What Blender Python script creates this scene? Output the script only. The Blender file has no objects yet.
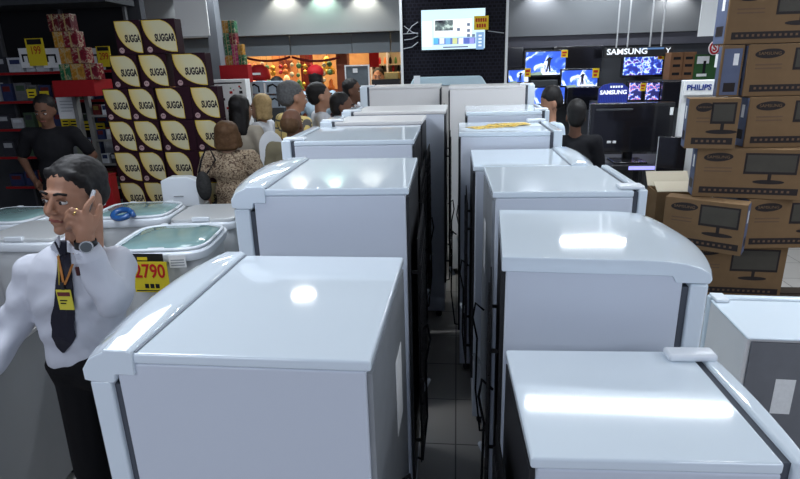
import bpy, bmesh, math, random
from mathutils import Vector, Matrix, Euler
random.seed(7)
SC = bpy.context.scene
COL = SC.collection
PI = math.pi

# ------------------------------------------------------------------ camera
CAM_H = 1.95
FPX = 553.279
cd = bpy.data.cameras.new('camera'); cam = bpy.data.objects.new('camera', cd); COL.objects.link(cam)
cd.sensor_fit = 'HORIZONTAL'; cd.sensor_width = 36.0; cd.lens = FPX * 36.0 / 800.0
cd.clip_start = 0.05; cd.clip_end = 200
R3 = Matrix(((0.99484433, -0.00359706, 0.10135001),
             (0.0977302, 0.30090613, -0.94863286),
             (-0.02708455, 0.95364698, 0.2997063)))
M4 = R3.to_4x4(); M4.translation = (0, 0, CAM_H)
cam.matrix_world = M4
SC.camera = cam

def at(px, py, z=None, Y=None):
    d = R3 @ Vector(((px - 400) / FPX, -(py - 239.5) / FPX, -1.0))
    t = (z - CAM_H) / d.z if z is not None else Y / d.y
    return Vector((0, 0, CAM_H)) + d * t

# ------------------------------------------------------------------ world, exposure
w = bpy.data.worlds.new('world'); SC.world = w; w.use_nodes = True
w.node_tree.nodes['Background'].inputs[0].default_value = (0.60, 0.68, 1.0, 1)
w.node_tree.nodes['Background'].inputs[1].default_value = 0.34
SC.view_settings.view_transform = 'Standard'
SC.view_settings.look = 'None'
SC.view_settings.exposure = 0.22
SC.view_settings.gamma = 1.0
SC.view_settings.use_curve_mapping = False

CEIL = 3.2
def area(loc, sx, sy, power, color=(0.86, 0.93, 1.0), rot=(0, 0, 0)):
    ld = bpy.data.lights.new('ceiling_and_fill_source', 'AREA'); ld.shape = 'RECTANGLE'
    ld.size = sx; ld.size_y = sy; ld.energy = power; ld.color = color
    o = bpy.data.objects.new('ceiling_and_fill_source', ld); o.location = loc; o.rotation_euler = rot
    COL.objects.link(o); return o
area((3.3, 2.6, CEIL - 0.12), 0.5, 4.5, 80, color=(0.84, 0.9, 1.0))  # added light without a fixture, set outward so the aisle stays dark
area((-1.8, 2.2, CEIL - 0.12), 0.8, 2.6, 46, color=(0.84, 0.9, 1.0))  # left counterpart, also added without a fixture, off the aisle line
area((2.4, -1.4, CEIL - 0.3), 1.6, 1.4, 42, color=(0.84, 0.9, 1.0), rot=(math.radians(38), 0, 0))  # fill light added behind the camera for the sides facing it
area((-2.0, -1.4, CEIL - 0.3), 1.6, 1.4, 36, color=(0.84, 0.9, 1.0), rot=(math.radians(38), 0, 0))  # second added fill, kept apart so less light enters the aisle

# ------------------------------------------------------------------ materials
MATS = {}
def mat(name, color, rough=0.5, metal=0.0, emit=None, es=0.0, coat=0.0, noise=0.0, nscale=20, alpha=1.0, trans=0.0, bump=0.0, bscale=200, spec=0.5):
    if name in MATS: return MATS[name]
    if rough >= 0.45 and spec == 0.5: spec = 0.14
    m = bpy.data.materials.new(name); m.use_nodes = True
    nt = m.node_tree; b = nt.nodes['Principled BSDF']
    b.inputs['Base Color'].default_value = (*color, 1)
    b.inputs['Roughness'].default_value = rough
    b.inputs['Metallic'].default_value = metal
    b.inputs['Coat Weight'].default_value = coat
    b.inputs['Specular IOR Level'].default_value = spec
    b.inputs['Transmission Weight'].default_value = trans
    b.inputs['Alpha'].default_value = alpha
    if emit:
        b.inputs['Emission Color'].default_value = (*emit, 1); b.inputs['Emission Strength'].default_value = es
    tc = nt.nodes.new('ShaderNodeTexCoord')
    if noise > 0:
        n = nt.nodes.new('ShaderNodeTexNoise'); n.inputs['Scale'].default_value = nscale; n.inputs['Detail'].default_value = 4
        nt.links.new(tc.outputs['Object'], n.inputs['Vector'])
        mx = nt.nodes.new('ShaderNodeMix'); mx.data_type = 'RGBA'
        mx.inputs['A'].default_value = (*[max(0, c * (1 - noise)) for c in color], 1)
        mx.inputs['B'].default_value = (*[min(1, c * (1 + noise)) for c in color], 1)
        nt.links.new(n.outputs['Fac'], mx.inputs['Factor'])
        nt.links.new(mx.outputs['Result'], b.inputs['Base Color'])
    if bump > 0:
        n2 = nt.nodes.new('ShaderNodeTexNoise'); n2.inputs['Scale'].default_value = bscale
        nt.links.new(tc.outputs['Object'], n2.inputs['Vector'])
        bp = nt.nodes.new('ShaderNodeBump'); bp.inputs['Strength'].default_value = bump; bp.inputs['Distance'].default_value = 0.002
        nt.links.new(n2.outputs['Fac'], bp.inputs['Height']); nt.links.new(bp.outputs['Normal'], b.inputs['Normal'])
    MATS[name] = m
    return m

def ramp_mat(name, stops, scale=8.0, kind='noise', rough=0.6, emis=0.0, detail=5, dist=0.0, interp='LINEAR'):
    """colours picked from a ramp over a procedural pattern"""
    if name in MATS: return MATS[name]
    m = bpy.data.materials.new(name); m.use_nodes = True
    nt = m.node_tree; b = nt.nodes['Principled BSDF']; b.inputs['Roughness'].default_value = rough
    tc = nt.nodes.new('ShaderNodeTexCoord')
    if kind == 'noise':
        n = nt.nodes.new('ShaderNodeTexNoise'); n.inputs['Detail'].default_value = detail; n.inputs['Distortion'].default_value = dist; out = n.outputs['Fac']
    elif kind == 'voronoi':
        n = nt.nodes.new('ShaderNodeTexVoronoi'); out = n.outputs['Color']
    else:
        n = nt.nodes.new('ShaderNodeTexWave'); n.inputs['Distortion'].default_value = dist; out = n.outputs['Fac']
    n.inputs['Scale'].default_value = scale
    nt.links.new(tc.outputs['Object'], n.inputs['Vector'])
    r = nt.nodes.new('ShaderNodeValToRGB'); cr = r.color_ramp; cr.interpolation = interp
    while len(cr.elements) > 1: cr.elements.remove(cr.elements[-1])
    cr.elements[0].position = stops[0][0]; cr.elements[0].color = (*stops[0][1], 1)
    for p, c in stops[1:]:
        e = cr.elements.new(p); e.color = (*c, 1)
    nt.links.new(out, r.inputs['Fac'])
    nt.links.new(r.outputs['Color'], b.inputs['Base Color'])
    if emis > 0:
        nt.links.new(r.outputs['Color'], b.inputs['Emission Color']); b.inputs['Emission Strength'].default_value = emis
    MATS[name] = m
    return m

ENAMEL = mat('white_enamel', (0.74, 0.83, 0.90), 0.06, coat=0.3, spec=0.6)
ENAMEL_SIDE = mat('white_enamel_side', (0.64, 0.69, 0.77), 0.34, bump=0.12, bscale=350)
PLASTIC_W = mat('white_plastic', (0.76, 0.81, 0.86), 0.25)
GASKET = mat('grey_gasket', (0.09, 0.10, 0.12), 0.6)
SEAM = mat('seam_grey', (0.22, 0.25, 0.29), 0.5)
BACKGREY = mat('galvanised_grey_back', (0.34, 0.36, 0.38), 0.42, metal=0.5, noise=0.15, nscale=12)
BLACK = mat('black_paint', (0.012, 0.012, 0.014), 0.4)
BLACKM = mat('black_matte', (0.015, 0.015, 0.017), 0.8)
PAPER = mat('white_paper', (0.75, 0.76, 0.76), 0.7, noise=0.12, nscale=60)
DARKGREY = mat('dark_grey', (0.06, 0.065, 0.07), 0.6)
MIDGREY = mat('mid_grey_paint', (0.30, 0.32, 0.34), 0.6)
BEIGEW = mat('warm_white_enamel', (0.72, 0.71, 0.70), 0.3)

# ------------------------------------------------------------------ mesh builder
class MB:
    def __init__(s): s.bm = bmesh.new()
    def box(s, x0, y0, z0, x1, y1, z1, m=None):
        vs = [Vector((x, y, z)) for z in (z0, z1) for y in (y0, y1) for x in (x0, x1)]
        if m: vs = [m @ v for v in vs]
        v = [s.bm.verts.new(p) for p in vs]
        for f in ((0, 1, 3, 2), (4, 6, 7, 5), (0, 4, 5, 1), (2, 3, 7, 6), (0, 2, 6, 4), (1, 5, 7, 3)):
            s.bm.faces.new([v[i] for i in f])
        return s
    def prism(s, pts, z0, z1, m=None, ztop=None):
        """pts: outline in x,y; extruded z0..z1 (ztop: per point top)"""
        n = len(pts)
        a = [Vector((p[0], p[1], z0)) for p in pts]
        b = [Vector((p[0], p[1], (ztop[i] if ztop else z1))) for i, p in enumerate(pts)]
        if m: a = [m @ v for v in a]; b = [m @ v for v in b]
        a = [s.bm.verts.new(v) for v in a]; b = [s.bm.verts.new(v) for v in b]
        s.bm.faces.new(list(reversed(a))); s.bm.faces.new(b)
        for i in range(n):
            j = (i + 1) % n; s.bm.faces.new([a[i], a[j], b[j], b[i]])
        return s
    def loft(s, rings, cap=True):
        R = [[s.bm.verts.new(Vector(p)) for p in r] for r in rings]
        n = len(R[0])
        for a, b in zip(R, R[1:]):
            for i in range(n):
                j = (i + 1) % n; s.bm.faces.new([a[i], a[j], b[j], b[i]])
        if cap: s.bm.faces.new(list(reversed(R[0]))); s.bm.faces.new(R[-1])
        return s
    def tube(s, pts, r, n=8, taper=None):
        pts = [Vector(p) for p in pts]; rings = []
        up = Vector((0.13, 0.31, 0.94)).normalized()
        for i, p in enumerate(pts):
            d = (pts[min(i + 1, len(pts) - 1)] - pts[max(i - 1, 0)]).normalized()
            u = d.cross(up)
            if u.length < 1e-3: u = d.cross(Vector((1, 0, 0)))
            u.normalize(); v = d.cross(u).normalized()
            rr = (taper[i] if taper else r)
            rings.append([p + (u * math.cos(2 * PI * k / n) + v * math.sin(2 * PI * k / n)) * rr for k in range(n)])
        return s.loft(rings)
    def ell(s, c, r, rot=None, seg=16, ring=10):
        m = Matrix.Translation(Vector(c)) @ ((rot.to_4x4() if rot else Matrix.Identity(4))) @ Matrix.Diagonal((r[0], r[1], r[2], 1))
        bmesh.ops.create_uvsphere(s.bm, u_segments=seg, v_segments=ring, radius=1, matrix=m); return s
    def cap(s, p0, r0, p1, r1, n=12):
        p0 = Vector(p0); p1 = Vector(p1); d = p1 - p0; L = max(d.length, 1e-5); d = d / L
        u = d.orthogonal().normalized(); v = d.cross(u)
        rings = []
        for k in range(1, 5):
            a = -PI / 2 + PI / 2 * k / 4
            rings.append((p0 + d * (math.sin(a) * r0), math.cos(a) * r0))
        for k in range(0, 4):
            a = PI / 2 * k / 4
            rings.append((p1 + d * (math.sin(a) * r1), math.cos(a) * r1))
        return s.loft([[c + (u * math.cos(2 * PI * k / n) + v * math.sin(2 * PI * k / n)) * r for k in range(n)] for c, r in rings])
    def lathe(s, prof, c=(0, 0, 0), n=24, sx=1, sy=1):
        c = Vector(c)
        return s.loft([[c + Vector((r * sx * math.cos(2 * PI * k / n), r * sy * math.sin(2 * PI * k / n), z)) for k in range(n)] for r, z in prof])
    def build(s, name, material, parent=None, loc=None, rotz=0, bevel=0, smooth=False, bseg=2, mtx=None):
        bmesh.ops.recalc_face_normals(s.bm, faces=s.bm.faces)
        me = bpy.data.meshes.new(name); s.bm.to_mesh(me); s.bm.free()
        me.materials.append(material)
        o = bpy.data.objects.new(name, me); COL.objects.link(o)
        if parent: o.parent = parent
        if loc is not None: o.location = loc
        if rotz: o.rotation_euler = (0, 0, rotz)
        if mtx is not None: o.matrix_world = mtx
        if smooth:
            me.shade_smooth()
        if bevel:
            md = o.modifiers.new('bevel', 'BEVEL'); md.width = bevel; md.segments = bseg; md.limit_method = 'ANGLE'; md.angle_limit = math.radians(40)
            me.shade_smooth()
            md2 = o.modifiers.new('wn', 'WEIGHTED_NORMAL'); md2.keep_sharp = True
        return o

def tag(o, label=None, cat=None, group=None, kind=None):
    if label: o['label'] = label
    if cat: o['category'] = cat
    if group: o['group'] = group
    if kind: o['kind'] = kind
    return o
def thing(name, label, cat, loc=(0, 0, 0), rotz=0, group=None):
    o = bpy.data.objects.new(name, None); COL.objects.link(o); o.empty_display_size = 0.1
    o.location = loc; o.rotation_euler = (0, 0, rotz)
    return tag(o, label, cat, group)
def kids(o): return [c for c in COL.objects if c.parent == o]
def copy_tree(o, parent=None):
    c = o.copy(); COL.objects.link(c)
    if parent: c.parent = parent
    for k in list(o.children): copy_tree(k, c)
    return c
def structure(o): o['kind'] = 'structure'; return o

def text(s, size, loc, rot, material, parent=None, extrude=0.001, name='lettering', align='CENTER', sx=1.0, bold=0.0):
    cu = bpy.data.curves.new('t', 'FONT'); cu.body = s; cu.size = size; cu.extrude = extrude; cu.align_x = align; cu.align_y = 'CENTER'; cu.offset = bold
    cu.resolution_u = 3
    t = bpy.data.objects.new('t', cu); COL.objects.link(t)
    bpy.context.view_layer.update()
    me = bpy.data.meshes.new_from_object(t.evaluated_get(bpy.context.evaluated_depsgraph_get()))
    bpy.data.objects.remove(t)
    me.materials.clear(); me.materials.append(material)
    o = bpy.data.objects.new(name, me); COL.objects.link(o); o.location = loc; o.rotation_euler = rot; o.scale = (sx, 1, 1)
    if parent: o.parent = parent
    return o
FRONT = (PI / 2, 0, 0)       # text standing upright, read from -Y

def fuse(name, prims, voxel, material, parent=None, smooth=6, loc=None, disp=None, fac=0.6):
    """one continuous skin grown around the given closed pieces"""
    b = MB()
    for p in prims:
        if p[0] == 'c': b.cap(*p[1:])
        elif p[0] == 'e': b.ell(*p[1:])
        elif p[0] == 'l': b.loft(p[1])
    o = b.build(name, material, parent)
    m = o.modifiers.new('r', 'REMESH'); m.mode = 'VOXEL'; m.voxel_size = voxel
    m = o.modifiers.new('s', 'SMOOTH'); m.factor = fac; m.iterations = smooth
    if disp:
        tx = bpy.data.textures.new('folds', 'CLOUDS'); tx.noise_scale = disp[1]; tx.noise_depth = 2
        m = o.modifiers.new('d', 'DISPLACE'); m.texture = tx; m.strength = disp[0]; m.mid_level = 0.5; m.texture_coords = 'LOCAL'
    bpy.context.view_layer.update()
    me = bpy.data.meshes.new_from_object(o.evaluated_get(bpy.context.evaluated_depsgraph_get()))
    o.modifiers.clear(); old = o.data; o.data = me; bpy.data.meshes.remove(old); me.name = name
    me.shade_smooth()
    if loc is not None: o.location = loc
    return o

# ================================================================== THE SETTING
# tiled floor
m = bpy.data.materials.new('floor_tiles'); m.use_nodes = True; nt = m.node_tree; b = nt.nodes['Principled BSDF']
tc = nt.nodes.new('ShaderNodeTexCoord'); br = nt.nodes.new('ShaderNodeTexBrick'); br.offset = 0.0
br.inputs['Scale'].default_value = 1.0; br.inputs['Brick Width'].default_value = 0.42; br.inputs['Row Height'].default_value = 0.42; br.inputs['Mortar Size'].default_value = 0.004
br.inputs['Color1'].default_value = (0.40, 0.38, 0.35, 1); br.inputs['Color2'].default_value = (0.44, 0.42, 0.39, 1); br.inputs['Mortar'].default_value = (0.12, 0.11, 0.10, 1)
nt.links.new(tc.outputs['Object'], br.inputs['Vector']); nt.links.new(br.outputs['Color'], b.inputs['Base Color']); b.inputs['Roughness'].default_value = 0.45
FLOORM = m
structure(MB().box(-9, -4, -0.1, 8, 17, 0).build('floor', FLOORM))
CEILM = mat('ceiling_paint', (0.32, 0.34, 0.36), 0.8, noise=0.05, nscale=3)
structure(MB().box(-9, -4, CEIL, 8, 17, CEIL + 0.1).build('ceiling', CEILM))
WALLD = mat('dark_wall_paint', (0.055, 0.058, 0.065), 0.7, noise=0.1, nscale=4)
structure(MB().box(-6.6, 6.4, 0, -3.55, 6.5, CEIL).build('wall_left', WALLD))
structure(MB().box(0.62, 7.46, 0, 8, 7.56, CEIL).build('wall_back', WALLD))
structure(MB().box(4.6, -1, 0, 4.7, 7.6, CEIL).build('wall_right', WALLD))
structure(MB().box(-6.7, -1, 0, -6.6, 6.4, CEIL).build('wall_far_left', WALLD))

# long bulkhead over the shop fronts (lit from small lamps below the ceiling)
BULK = mat('bulkhead_paint', (0.36, 0.38, 0.385), 0.6, noise=0.04, nscale=2)
BULK2 = mat('bulkhead_panel', (0.20, 0.225, 0.24), 0.6, noise=0.06, nscale=2)
def z_at(px, py, Y): return at(px, py, Y=Y).z
YB = 8.3
structure(MB().box(-7.5, YB, z_at(300, 34, YB), -0.5, YB + 0.15, CEIL).build('trim_1', BULK))
# lower recessed panels, four lengths
xs = [-7.5, at(284, 45, Y=YB).x, at(348, 45, Y=YB).x, at(388, 45, Y=YB).x, -0.5]
b = MB()
zl = z_at(300, 55, YB + 0.3)
for i, (a, c) in enumerate(zip(xs, xs[1:])):
    b.box(a + 0.006, YB + 0.3 + 0.02 * (i % 2), zl, c - 0.006, YB + 0.4, z_at(300, 34, YB))
structure(b.build('trim_2', BULK2))
structure(MB().box(-7.5, YB + 0.15, z_at(300, 34, YB) - 0.005, -0.5, YB + 0.31, z_at(300, 34, YB) + 0.04).build('trim_3', DARKGREY))
# right hand bulkhead
YR = 7.4
b = MB(); b.box(at(506, 30, Y=YR).x, YR, z_at(600, 34, YR), 4.6, YR + 0.058, CEIL); structure(b.build('trim_4', mat('bulkhead_dark', (0.17, 0.18, 0.19), 0.6)))
structure(MB().box(at(506, 30, Y=YR).x, YR + 0.03, z_at(600, 46, YR), 4.6, YR + 0.058, z_at(600, 34.5, YR)).build('trim_5', mat('bulkhead_under', (0.10, 0.10, 0.12), 0.6)))
# grey column beside the stacked gifts
a = at(213, 40, Y=6.9)
structure(MB().box(a.x - 0.06, 6.9, 0, a.x + 0.06, 7.05, CEIL).build('trim_6', mat('column_grey', (0.14, 0.15, 0.165), 0.5)))

# ceiling lamps
LAMP = mat('lamp_diffuser', (0.9, 0.95, 1), 0.4, emit=(0.86, 0.94, 1.0), es=10.0)
FRAMEW = mat('lamp_frame', (0.6, 0.62, 0.64), 0.4)
def troffer(x, y, sx, sy, label):
    t = thing('ceiling_light', label, 'ceiling light', (x, y, CEIL), 0)
    b = MB()
    for (x0, y0, x1, y1) in ((-sx / 2, -sy / 2, sx / 2, -sy / 2 + 0.03), (-sx / 2, sy / 2 - 0.03, sx / 2, sy / 2), (-sx / 2, -sy / 2, -sx / 2 + 0.03, sy / 2), (sx / 2 - 0.03, -sy / 2, sx / 2, sy / 2)):
        b.box(x0, y0, -0.08, x1, y1, -0.0005)
    b.build('frame', FRAMEW, t)
    MB().box(-sx / 2 + 0.03, -sy / 2 + 0.03, -0.06, sx / 2 - 0.03, sy / 2 - 0.03, -0.03).build('diffuser', LAMP, t)
for x_, y_, l_, p_, lb in ((1.35, 3.94, 1.65, 40, 'long ceiling tube light over the right row of refrigerators'), (1.75, 6.95, 0.9, 20, 'short ceiling tube light before the television wall'),
                           (-1.9, 6.75, 2.2, 42, 'long ceiling tube light above the shoppers')):
    troffer(x_, y_, l_, 0.14, lb); area((x_, y_, CEIL - 0.083), l_ - 0.08, 0.07, p_)
for i, (x, y) in enumerate(((-1.64, 5.4), (0.9, 5.2), (-1.7, 2.3), (1.4, 1.6))):
    t = thing('ceiling_downlight', ['round downlight above the left row', 'round downlight before the television wall', 'round downlight above the man with the phone', 'round downlight above the nearest right refrigerator', 'round downlight nearest the mesh partition', 'round downlight nearest the carton stack'][i], 'ceiling light', (x, y, CEIL))
    MB().lathe([(0.14, -0.05), (0.15, -0.045), (0.15, -0.0005)], n=24).build('rim', FRAMEW, t)
    MB().lathe([(0.125, -0.058), (0.125, -0.0505)], n=24).build('diffuser', mat('downlight_glow', (1, 1, 1), 0.4, emit=(1, 0.98, 0.93), es=25), t)
# spot lamps washing the bulkhead in pools
for i, (px, colr) in enumerate(((285, (1, 0.97, 0.85)), (324, (0.7, 1.0, 0.8)), (365, (1, 0.97, 0.85)), (190, (0.9, 0.95, 1)), (540, (0.9, 0.93, 1)), (672, (1, 1, 1)))):
    Y = YB if px < 450 else YR
    P = at(px, 12, Y=Y)
    t = thing('wall_washer', 'small lamp washing the bulkhead, number %s along from the left' % ['one', 'two', 'three', 'four', 'five', 'six'][i], 'lamp', (P.x, Y - 0.1, min(P.z + 0.28, CEIL - 0.05)))
    t['label'] = ['small lamp washing the grey bulkhead over the ornament shop entrance', 'small greenish lamp washing the bulkhead middle', 'small lamp washing the bulkhead beside the black mesh panel',
                  'small lamp washing the bulkhead beside the hanging white sign', 'small lamp above the skier television', 'small lamp above the wall beside the stacked cartons'][i]
    MB().lathe([(0.02, 0.0), (0.035, 0.01), (0.035, 0.05), (0.02, 0.055)], n=16).build('housing', FRAMEW, t)
    ld = bpy.data.lights.new('wall_washer_source', 'SPOT'); ld.energy = 10; ld.spot_size = 2.0; ld.spot_blend = 0.5; ld.color = colr; ld.shadow_soft_size = 0.02
    lo = bpy.data.objects.new('wall_washer_source', ld); lo.location = (P.x, Y - 0.1, min(P.z + 0.28, CEIL - 0.05) - 0.02); lo.rotation_euler = (math.radians(25), 0, 0); COL.objects.link(lo)

# ================================================================== REFRIGERATORS
def plan_door(D, W, gap, th, bulge, n=14, over=0.0):
    """outline of a door in plan: inner edge at D+gap, outer bulges out"""
    pts = [(D + gap, -over), (D + gap + th, -over)]
    if bulge:
        for k in range(1, n):
            t = k / n; pts.append((D + gap + th + bulge * math.sin(PI * t) ** 0.8, -over + (W + 2 * over) * t))
    pts += [(D + gap + th, W + over), (D + gap, W + over)]
    return pts
def coil(b, x, W, z0, z1, pitch, s):
    pts = []; z = z0; k = 0
    while z < z1:
        ya, yb = (0.07, W - 0.07) if k % 2 == 0 else (W - 0.07, 0.07)
        pts += [(x, ya, z), (x, yb, z)]; z += pitch; k += 1
    b.tube([(p[0], p[1], p[2]) for p in pts], 0.004, n=6)
    y = 0.08
    while y < W - 0.07:
        b.box(min(x - 0.003, x + 0.003), y, z0 - 0.02, x + 0.003, y + 0.003, z1); y += 0.03
def fridge(label, side, x, y, yaw, D, W, H, th=0.06, bulge=0.0, style='flat', split=0.34, backm=None, sidem=None, topm=None, back_label=False, coilon=True, detail=True):
    sidem = sidem or ENAMEL_SIDE; topm = topm or ENAMEL; backm = backm or BLACK
    s = -1 if side == 'L' else 1
    t = thing('refrigerator', label, 'refrigerator', (x, y, 0), yaw, 'white refrigerators back to back in two rows')
    S = Matrix.Diagonal((s, 1, 1, 1))
    def done(b, name, m_, **k):
        b.bm.transform(S); return b.build(name, m_, t, **k)
    g = 0.02
    # cabinet: side walls, with the top as its own enamel sheet
    zt = H - 0.026
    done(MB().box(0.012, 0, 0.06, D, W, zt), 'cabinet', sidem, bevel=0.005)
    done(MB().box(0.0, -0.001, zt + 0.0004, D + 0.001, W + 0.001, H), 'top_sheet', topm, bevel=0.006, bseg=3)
    done(MB().box(0.0, 0.012, 0.30, 0.0115, W - 0.012, zt - 0.01), 'back_panel', backm)
    if style == 'lid':   # one moulded lid over cabinet and door, rounded down to the front
        pts = []
        D2 = D + g + th
        prof = [(0.0, -0.045), (0.0, 0.0)] + [(D2 * k, 0.0) for k in (0.3, 0.55, 0.7)] + [(D2 * 0.8, -0.002), (D2 * 0.88, -0.007), (D2 * 0.95, -0.018), (D2 * 1.0, -0.034), (D2 * 1.012, -0.052), (D2 * 1.0, -0.064), (D - 0.02, -0.064), (D - 0.03, -0.045)]
        n = 12; rings = []
        for k in range(n + 1):
            tt = k / n; yy = -0.005 + (W + 0.01) * tt; bl = bulge * math.sin(PI * tt) ** 0.8
            rings.append([(px + bl * max(0, px / D2 - 0.5) * 2, yy, H + 0.006 + pz) for px, pz in prof])
        done(MB().loft(rings), 'lid', topm, bevel=0.004)
        ztd = H - 0.062
    elif style == 'cap':  # moulded hood over the door that laps onto the cabinet
        n = 14; rings = []
        lap = 0.045
        for k in range(n + 1):
            tt = k / n; yy = -0.008 + (W + 0.016) * tt; e = math.sin(PI * tt) ** 0.7; bl = bulge * e
            x1 = D + g + th + bl; rise = 0.016 * e
            rings.append([(D - lap, yy, H - 0.05), (D - lap, yy, H + 0.004), (D - lap + 0.012, yy, H + 0.010 + rise * 0.4), (D + g, yy, H + 0.010 + rise), (x1 - 0.05, yy, H + 0.004 + rise),
                          (x1 - 0.015, yy, H - 0.012 + rise * 0.6), (x1 + 0.004, yy, H - 0.038), (x1 + 0.004, yy, H - 0.065), (x1 - 0.02, yy, H - 0.07), (D + 0.005, yy, H - 0.07), (D - 0.0, yy, H - 0.05)])
        done(MB().loft(rings), 'door_hood', topm, bevel=0.004)
        done(MB().box(D - lap - 0.006, 0.004, H + 0.0003, D - lap - 0.0005, W - 0.004, H + 0.003), 'hood_seam', SEAM)
        ztd = H - 0.072
    else:
        ztd = H + 0.004
    # doors
    zsp = H * (1 - split)
    P = plan_door(D, W, g, th, bulge)
    dm = ENAMEL
    for z0, z1, nm in ((zsp + 0.006, ztd, 'freezer_door'), (0.09, zsp - 0.006, 'refrigerator_door')):
        d = MB().prism(P, z0, z1); d.bm.transform(S); dd = d.build(nm, dm, t, bevel=0.007, bseg=3)
        gk = MB().box(D + 0.001, 0.012, z0 + 0.01, D + g + 0.004, W - 0.012, z1 - 0.012); gk.bm.transform(S); gk.build('gasket', GASKET, dd)
        hz = z0 + 0.12 if nm == 'freezer_door' else z1 - 0.35
        xo = D + g + th + bulge * 0.35
        h = MB().tube([(xo - 0.005, W - 0.07, hz), (xo + 0.03, W - 0.07, hz + 0.02), (xo + 0.03, W - 0.07, hz + 0.2), (xo - 0.005, W - 0.07, hz + 0.22)], 0.01, n=8)
        h.bm.transform(S); h.build('handle', PLASTIC_W, dd, smooth=True)
    if style == 'flat' :
        done(MB().box(D - 0.05, 0.012, H + 0.0005, D + g + th - 0.008, 0.075, H + 0.016), 'hinge_cover', PLASTIC_W, bevel=0.006)
    if style == 'flat_far':
        done(MB().box(D - 0.07, W - 0.06, H + 0.0005, D + g + 0.03, W - 0.012, H + 0.022), 'hinge_cover', PLASTIC_W, bevel=0.008)
    # feet
    for fx in (0.06, D - 0.06):
        for fy in (0.05, W - 0.05):
            f = MB().lathe([(0.02, 0.0), (0.024, 0.01), (0.024, 0.06)], (fx, fy, 0), n=12); done(f, 'foot', BLACK)
    # compressor, coil and cord on the back
    if detail:
        done(MB().ell((0.085, W * 0.5, 0.17), (0.07, 0.10, 0.085)).cap((0.06, W * .5 - .05, .24), .012, (0.06, W * .5 - .05, .28), .012), 'compressor', BLACK, smooth=True)
        if coilon:
            b = MB(); coil(b, -0.03, W, 0.4, H - 0.25, 0.06, s)
            for yy in (0.09, W - 0.09):
                for zz in (0.45, H - 0.35): b.box(-0.03, yy, zz, 0.004, yy + 0.008, zz + 0.012)
            done(b, 'condenser_coil', BLACK)
            done(MB().box(-0.026, 0.05, 0.38, -0.022, W - 0.05, H - 0.2), 'aisle_darkening_sheet', BLACKM)  # black sheet added behind the coil to darken the aisle
        # cord
        pts = [(-0.012, W * 0.3, 0.9), (-0.05, W * 0.32, 0.93), (-0.06, W * 0.36, 0.85), (-0.04, W * 0.34, 0.75), (-0.045, W * 0.3, 0.5), (-0.02, W * 0.35, 0.25), (0.05, W * 0.5, 0.2)]
        done(MB().tube(pts, 0.005, n=6), 'power_cord', BLACKM)
        done(MB().cap((-0.03, W * 0.34, 0.62), 0.012, (-0.05, W * 0.35, 0.66), 0.01), 'plug', PLASTIC_W, smooth=True)
    if back_label:
        done(MB().box(-0.0015, W * .58, H - 0.46, -0.0003, W * .78, H - 0.22), 'rating_label', PAPER)
    return t
F = {}
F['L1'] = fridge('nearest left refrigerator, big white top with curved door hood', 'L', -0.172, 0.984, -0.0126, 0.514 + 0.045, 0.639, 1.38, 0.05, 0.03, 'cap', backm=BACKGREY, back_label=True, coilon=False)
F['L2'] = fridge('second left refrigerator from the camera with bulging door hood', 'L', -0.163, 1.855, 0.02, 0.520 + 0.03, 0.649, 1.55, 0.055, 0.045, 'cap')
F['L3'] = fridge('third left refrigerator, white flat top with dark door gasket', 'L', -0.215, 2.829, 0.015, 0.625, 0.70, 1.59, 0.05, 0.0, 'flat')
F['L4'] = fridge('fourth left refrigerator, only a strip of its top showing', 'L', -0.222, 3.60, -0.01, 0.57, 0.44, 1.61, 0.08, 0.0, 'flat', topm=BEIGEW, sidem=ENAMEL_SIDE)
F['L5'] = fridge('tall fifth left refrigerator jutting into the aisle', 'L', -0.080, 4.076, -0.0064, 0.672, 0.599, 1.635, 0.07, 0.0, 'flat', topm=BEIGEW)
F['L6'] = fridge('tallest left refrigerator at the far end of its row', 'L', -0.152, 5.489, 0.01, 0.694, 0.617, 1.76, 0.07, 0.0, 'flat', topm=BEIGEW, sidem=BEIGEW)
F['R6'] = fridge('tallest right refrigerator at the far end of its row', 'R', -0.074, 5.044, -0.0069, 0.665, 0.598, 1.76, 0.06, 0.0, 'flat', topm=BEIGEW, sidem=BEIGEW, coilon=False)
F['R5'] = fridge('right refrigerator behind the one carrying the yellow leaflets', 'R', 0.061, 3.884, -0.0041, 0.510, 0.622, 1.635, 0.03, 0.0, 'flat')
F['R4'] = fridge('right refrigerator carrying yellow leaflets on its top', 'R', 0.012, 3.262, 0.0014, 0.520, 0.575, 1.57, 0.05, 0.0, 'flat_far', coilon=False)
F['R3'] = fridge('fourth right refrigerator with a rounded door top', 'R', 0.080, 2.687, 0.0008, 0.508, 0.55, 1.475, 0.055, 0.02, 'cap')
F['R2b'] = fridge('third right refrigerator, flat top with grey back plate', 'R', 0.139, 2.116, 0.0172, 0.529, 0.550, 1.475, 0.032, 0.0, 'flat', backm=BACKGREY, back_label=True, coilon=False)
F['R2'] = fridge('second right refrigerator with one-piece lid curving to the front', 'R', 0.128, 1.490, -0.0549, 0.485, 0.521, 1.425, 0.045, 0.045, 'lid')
F['R1'] = fridge('nearest right refrigerator, low with thin curved door', 'R', 0.145, 0.912, 0.030, 0.468, 0.427, 1.22, 0.028, 0.012, 'flat_far', coilon=True)
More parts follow.
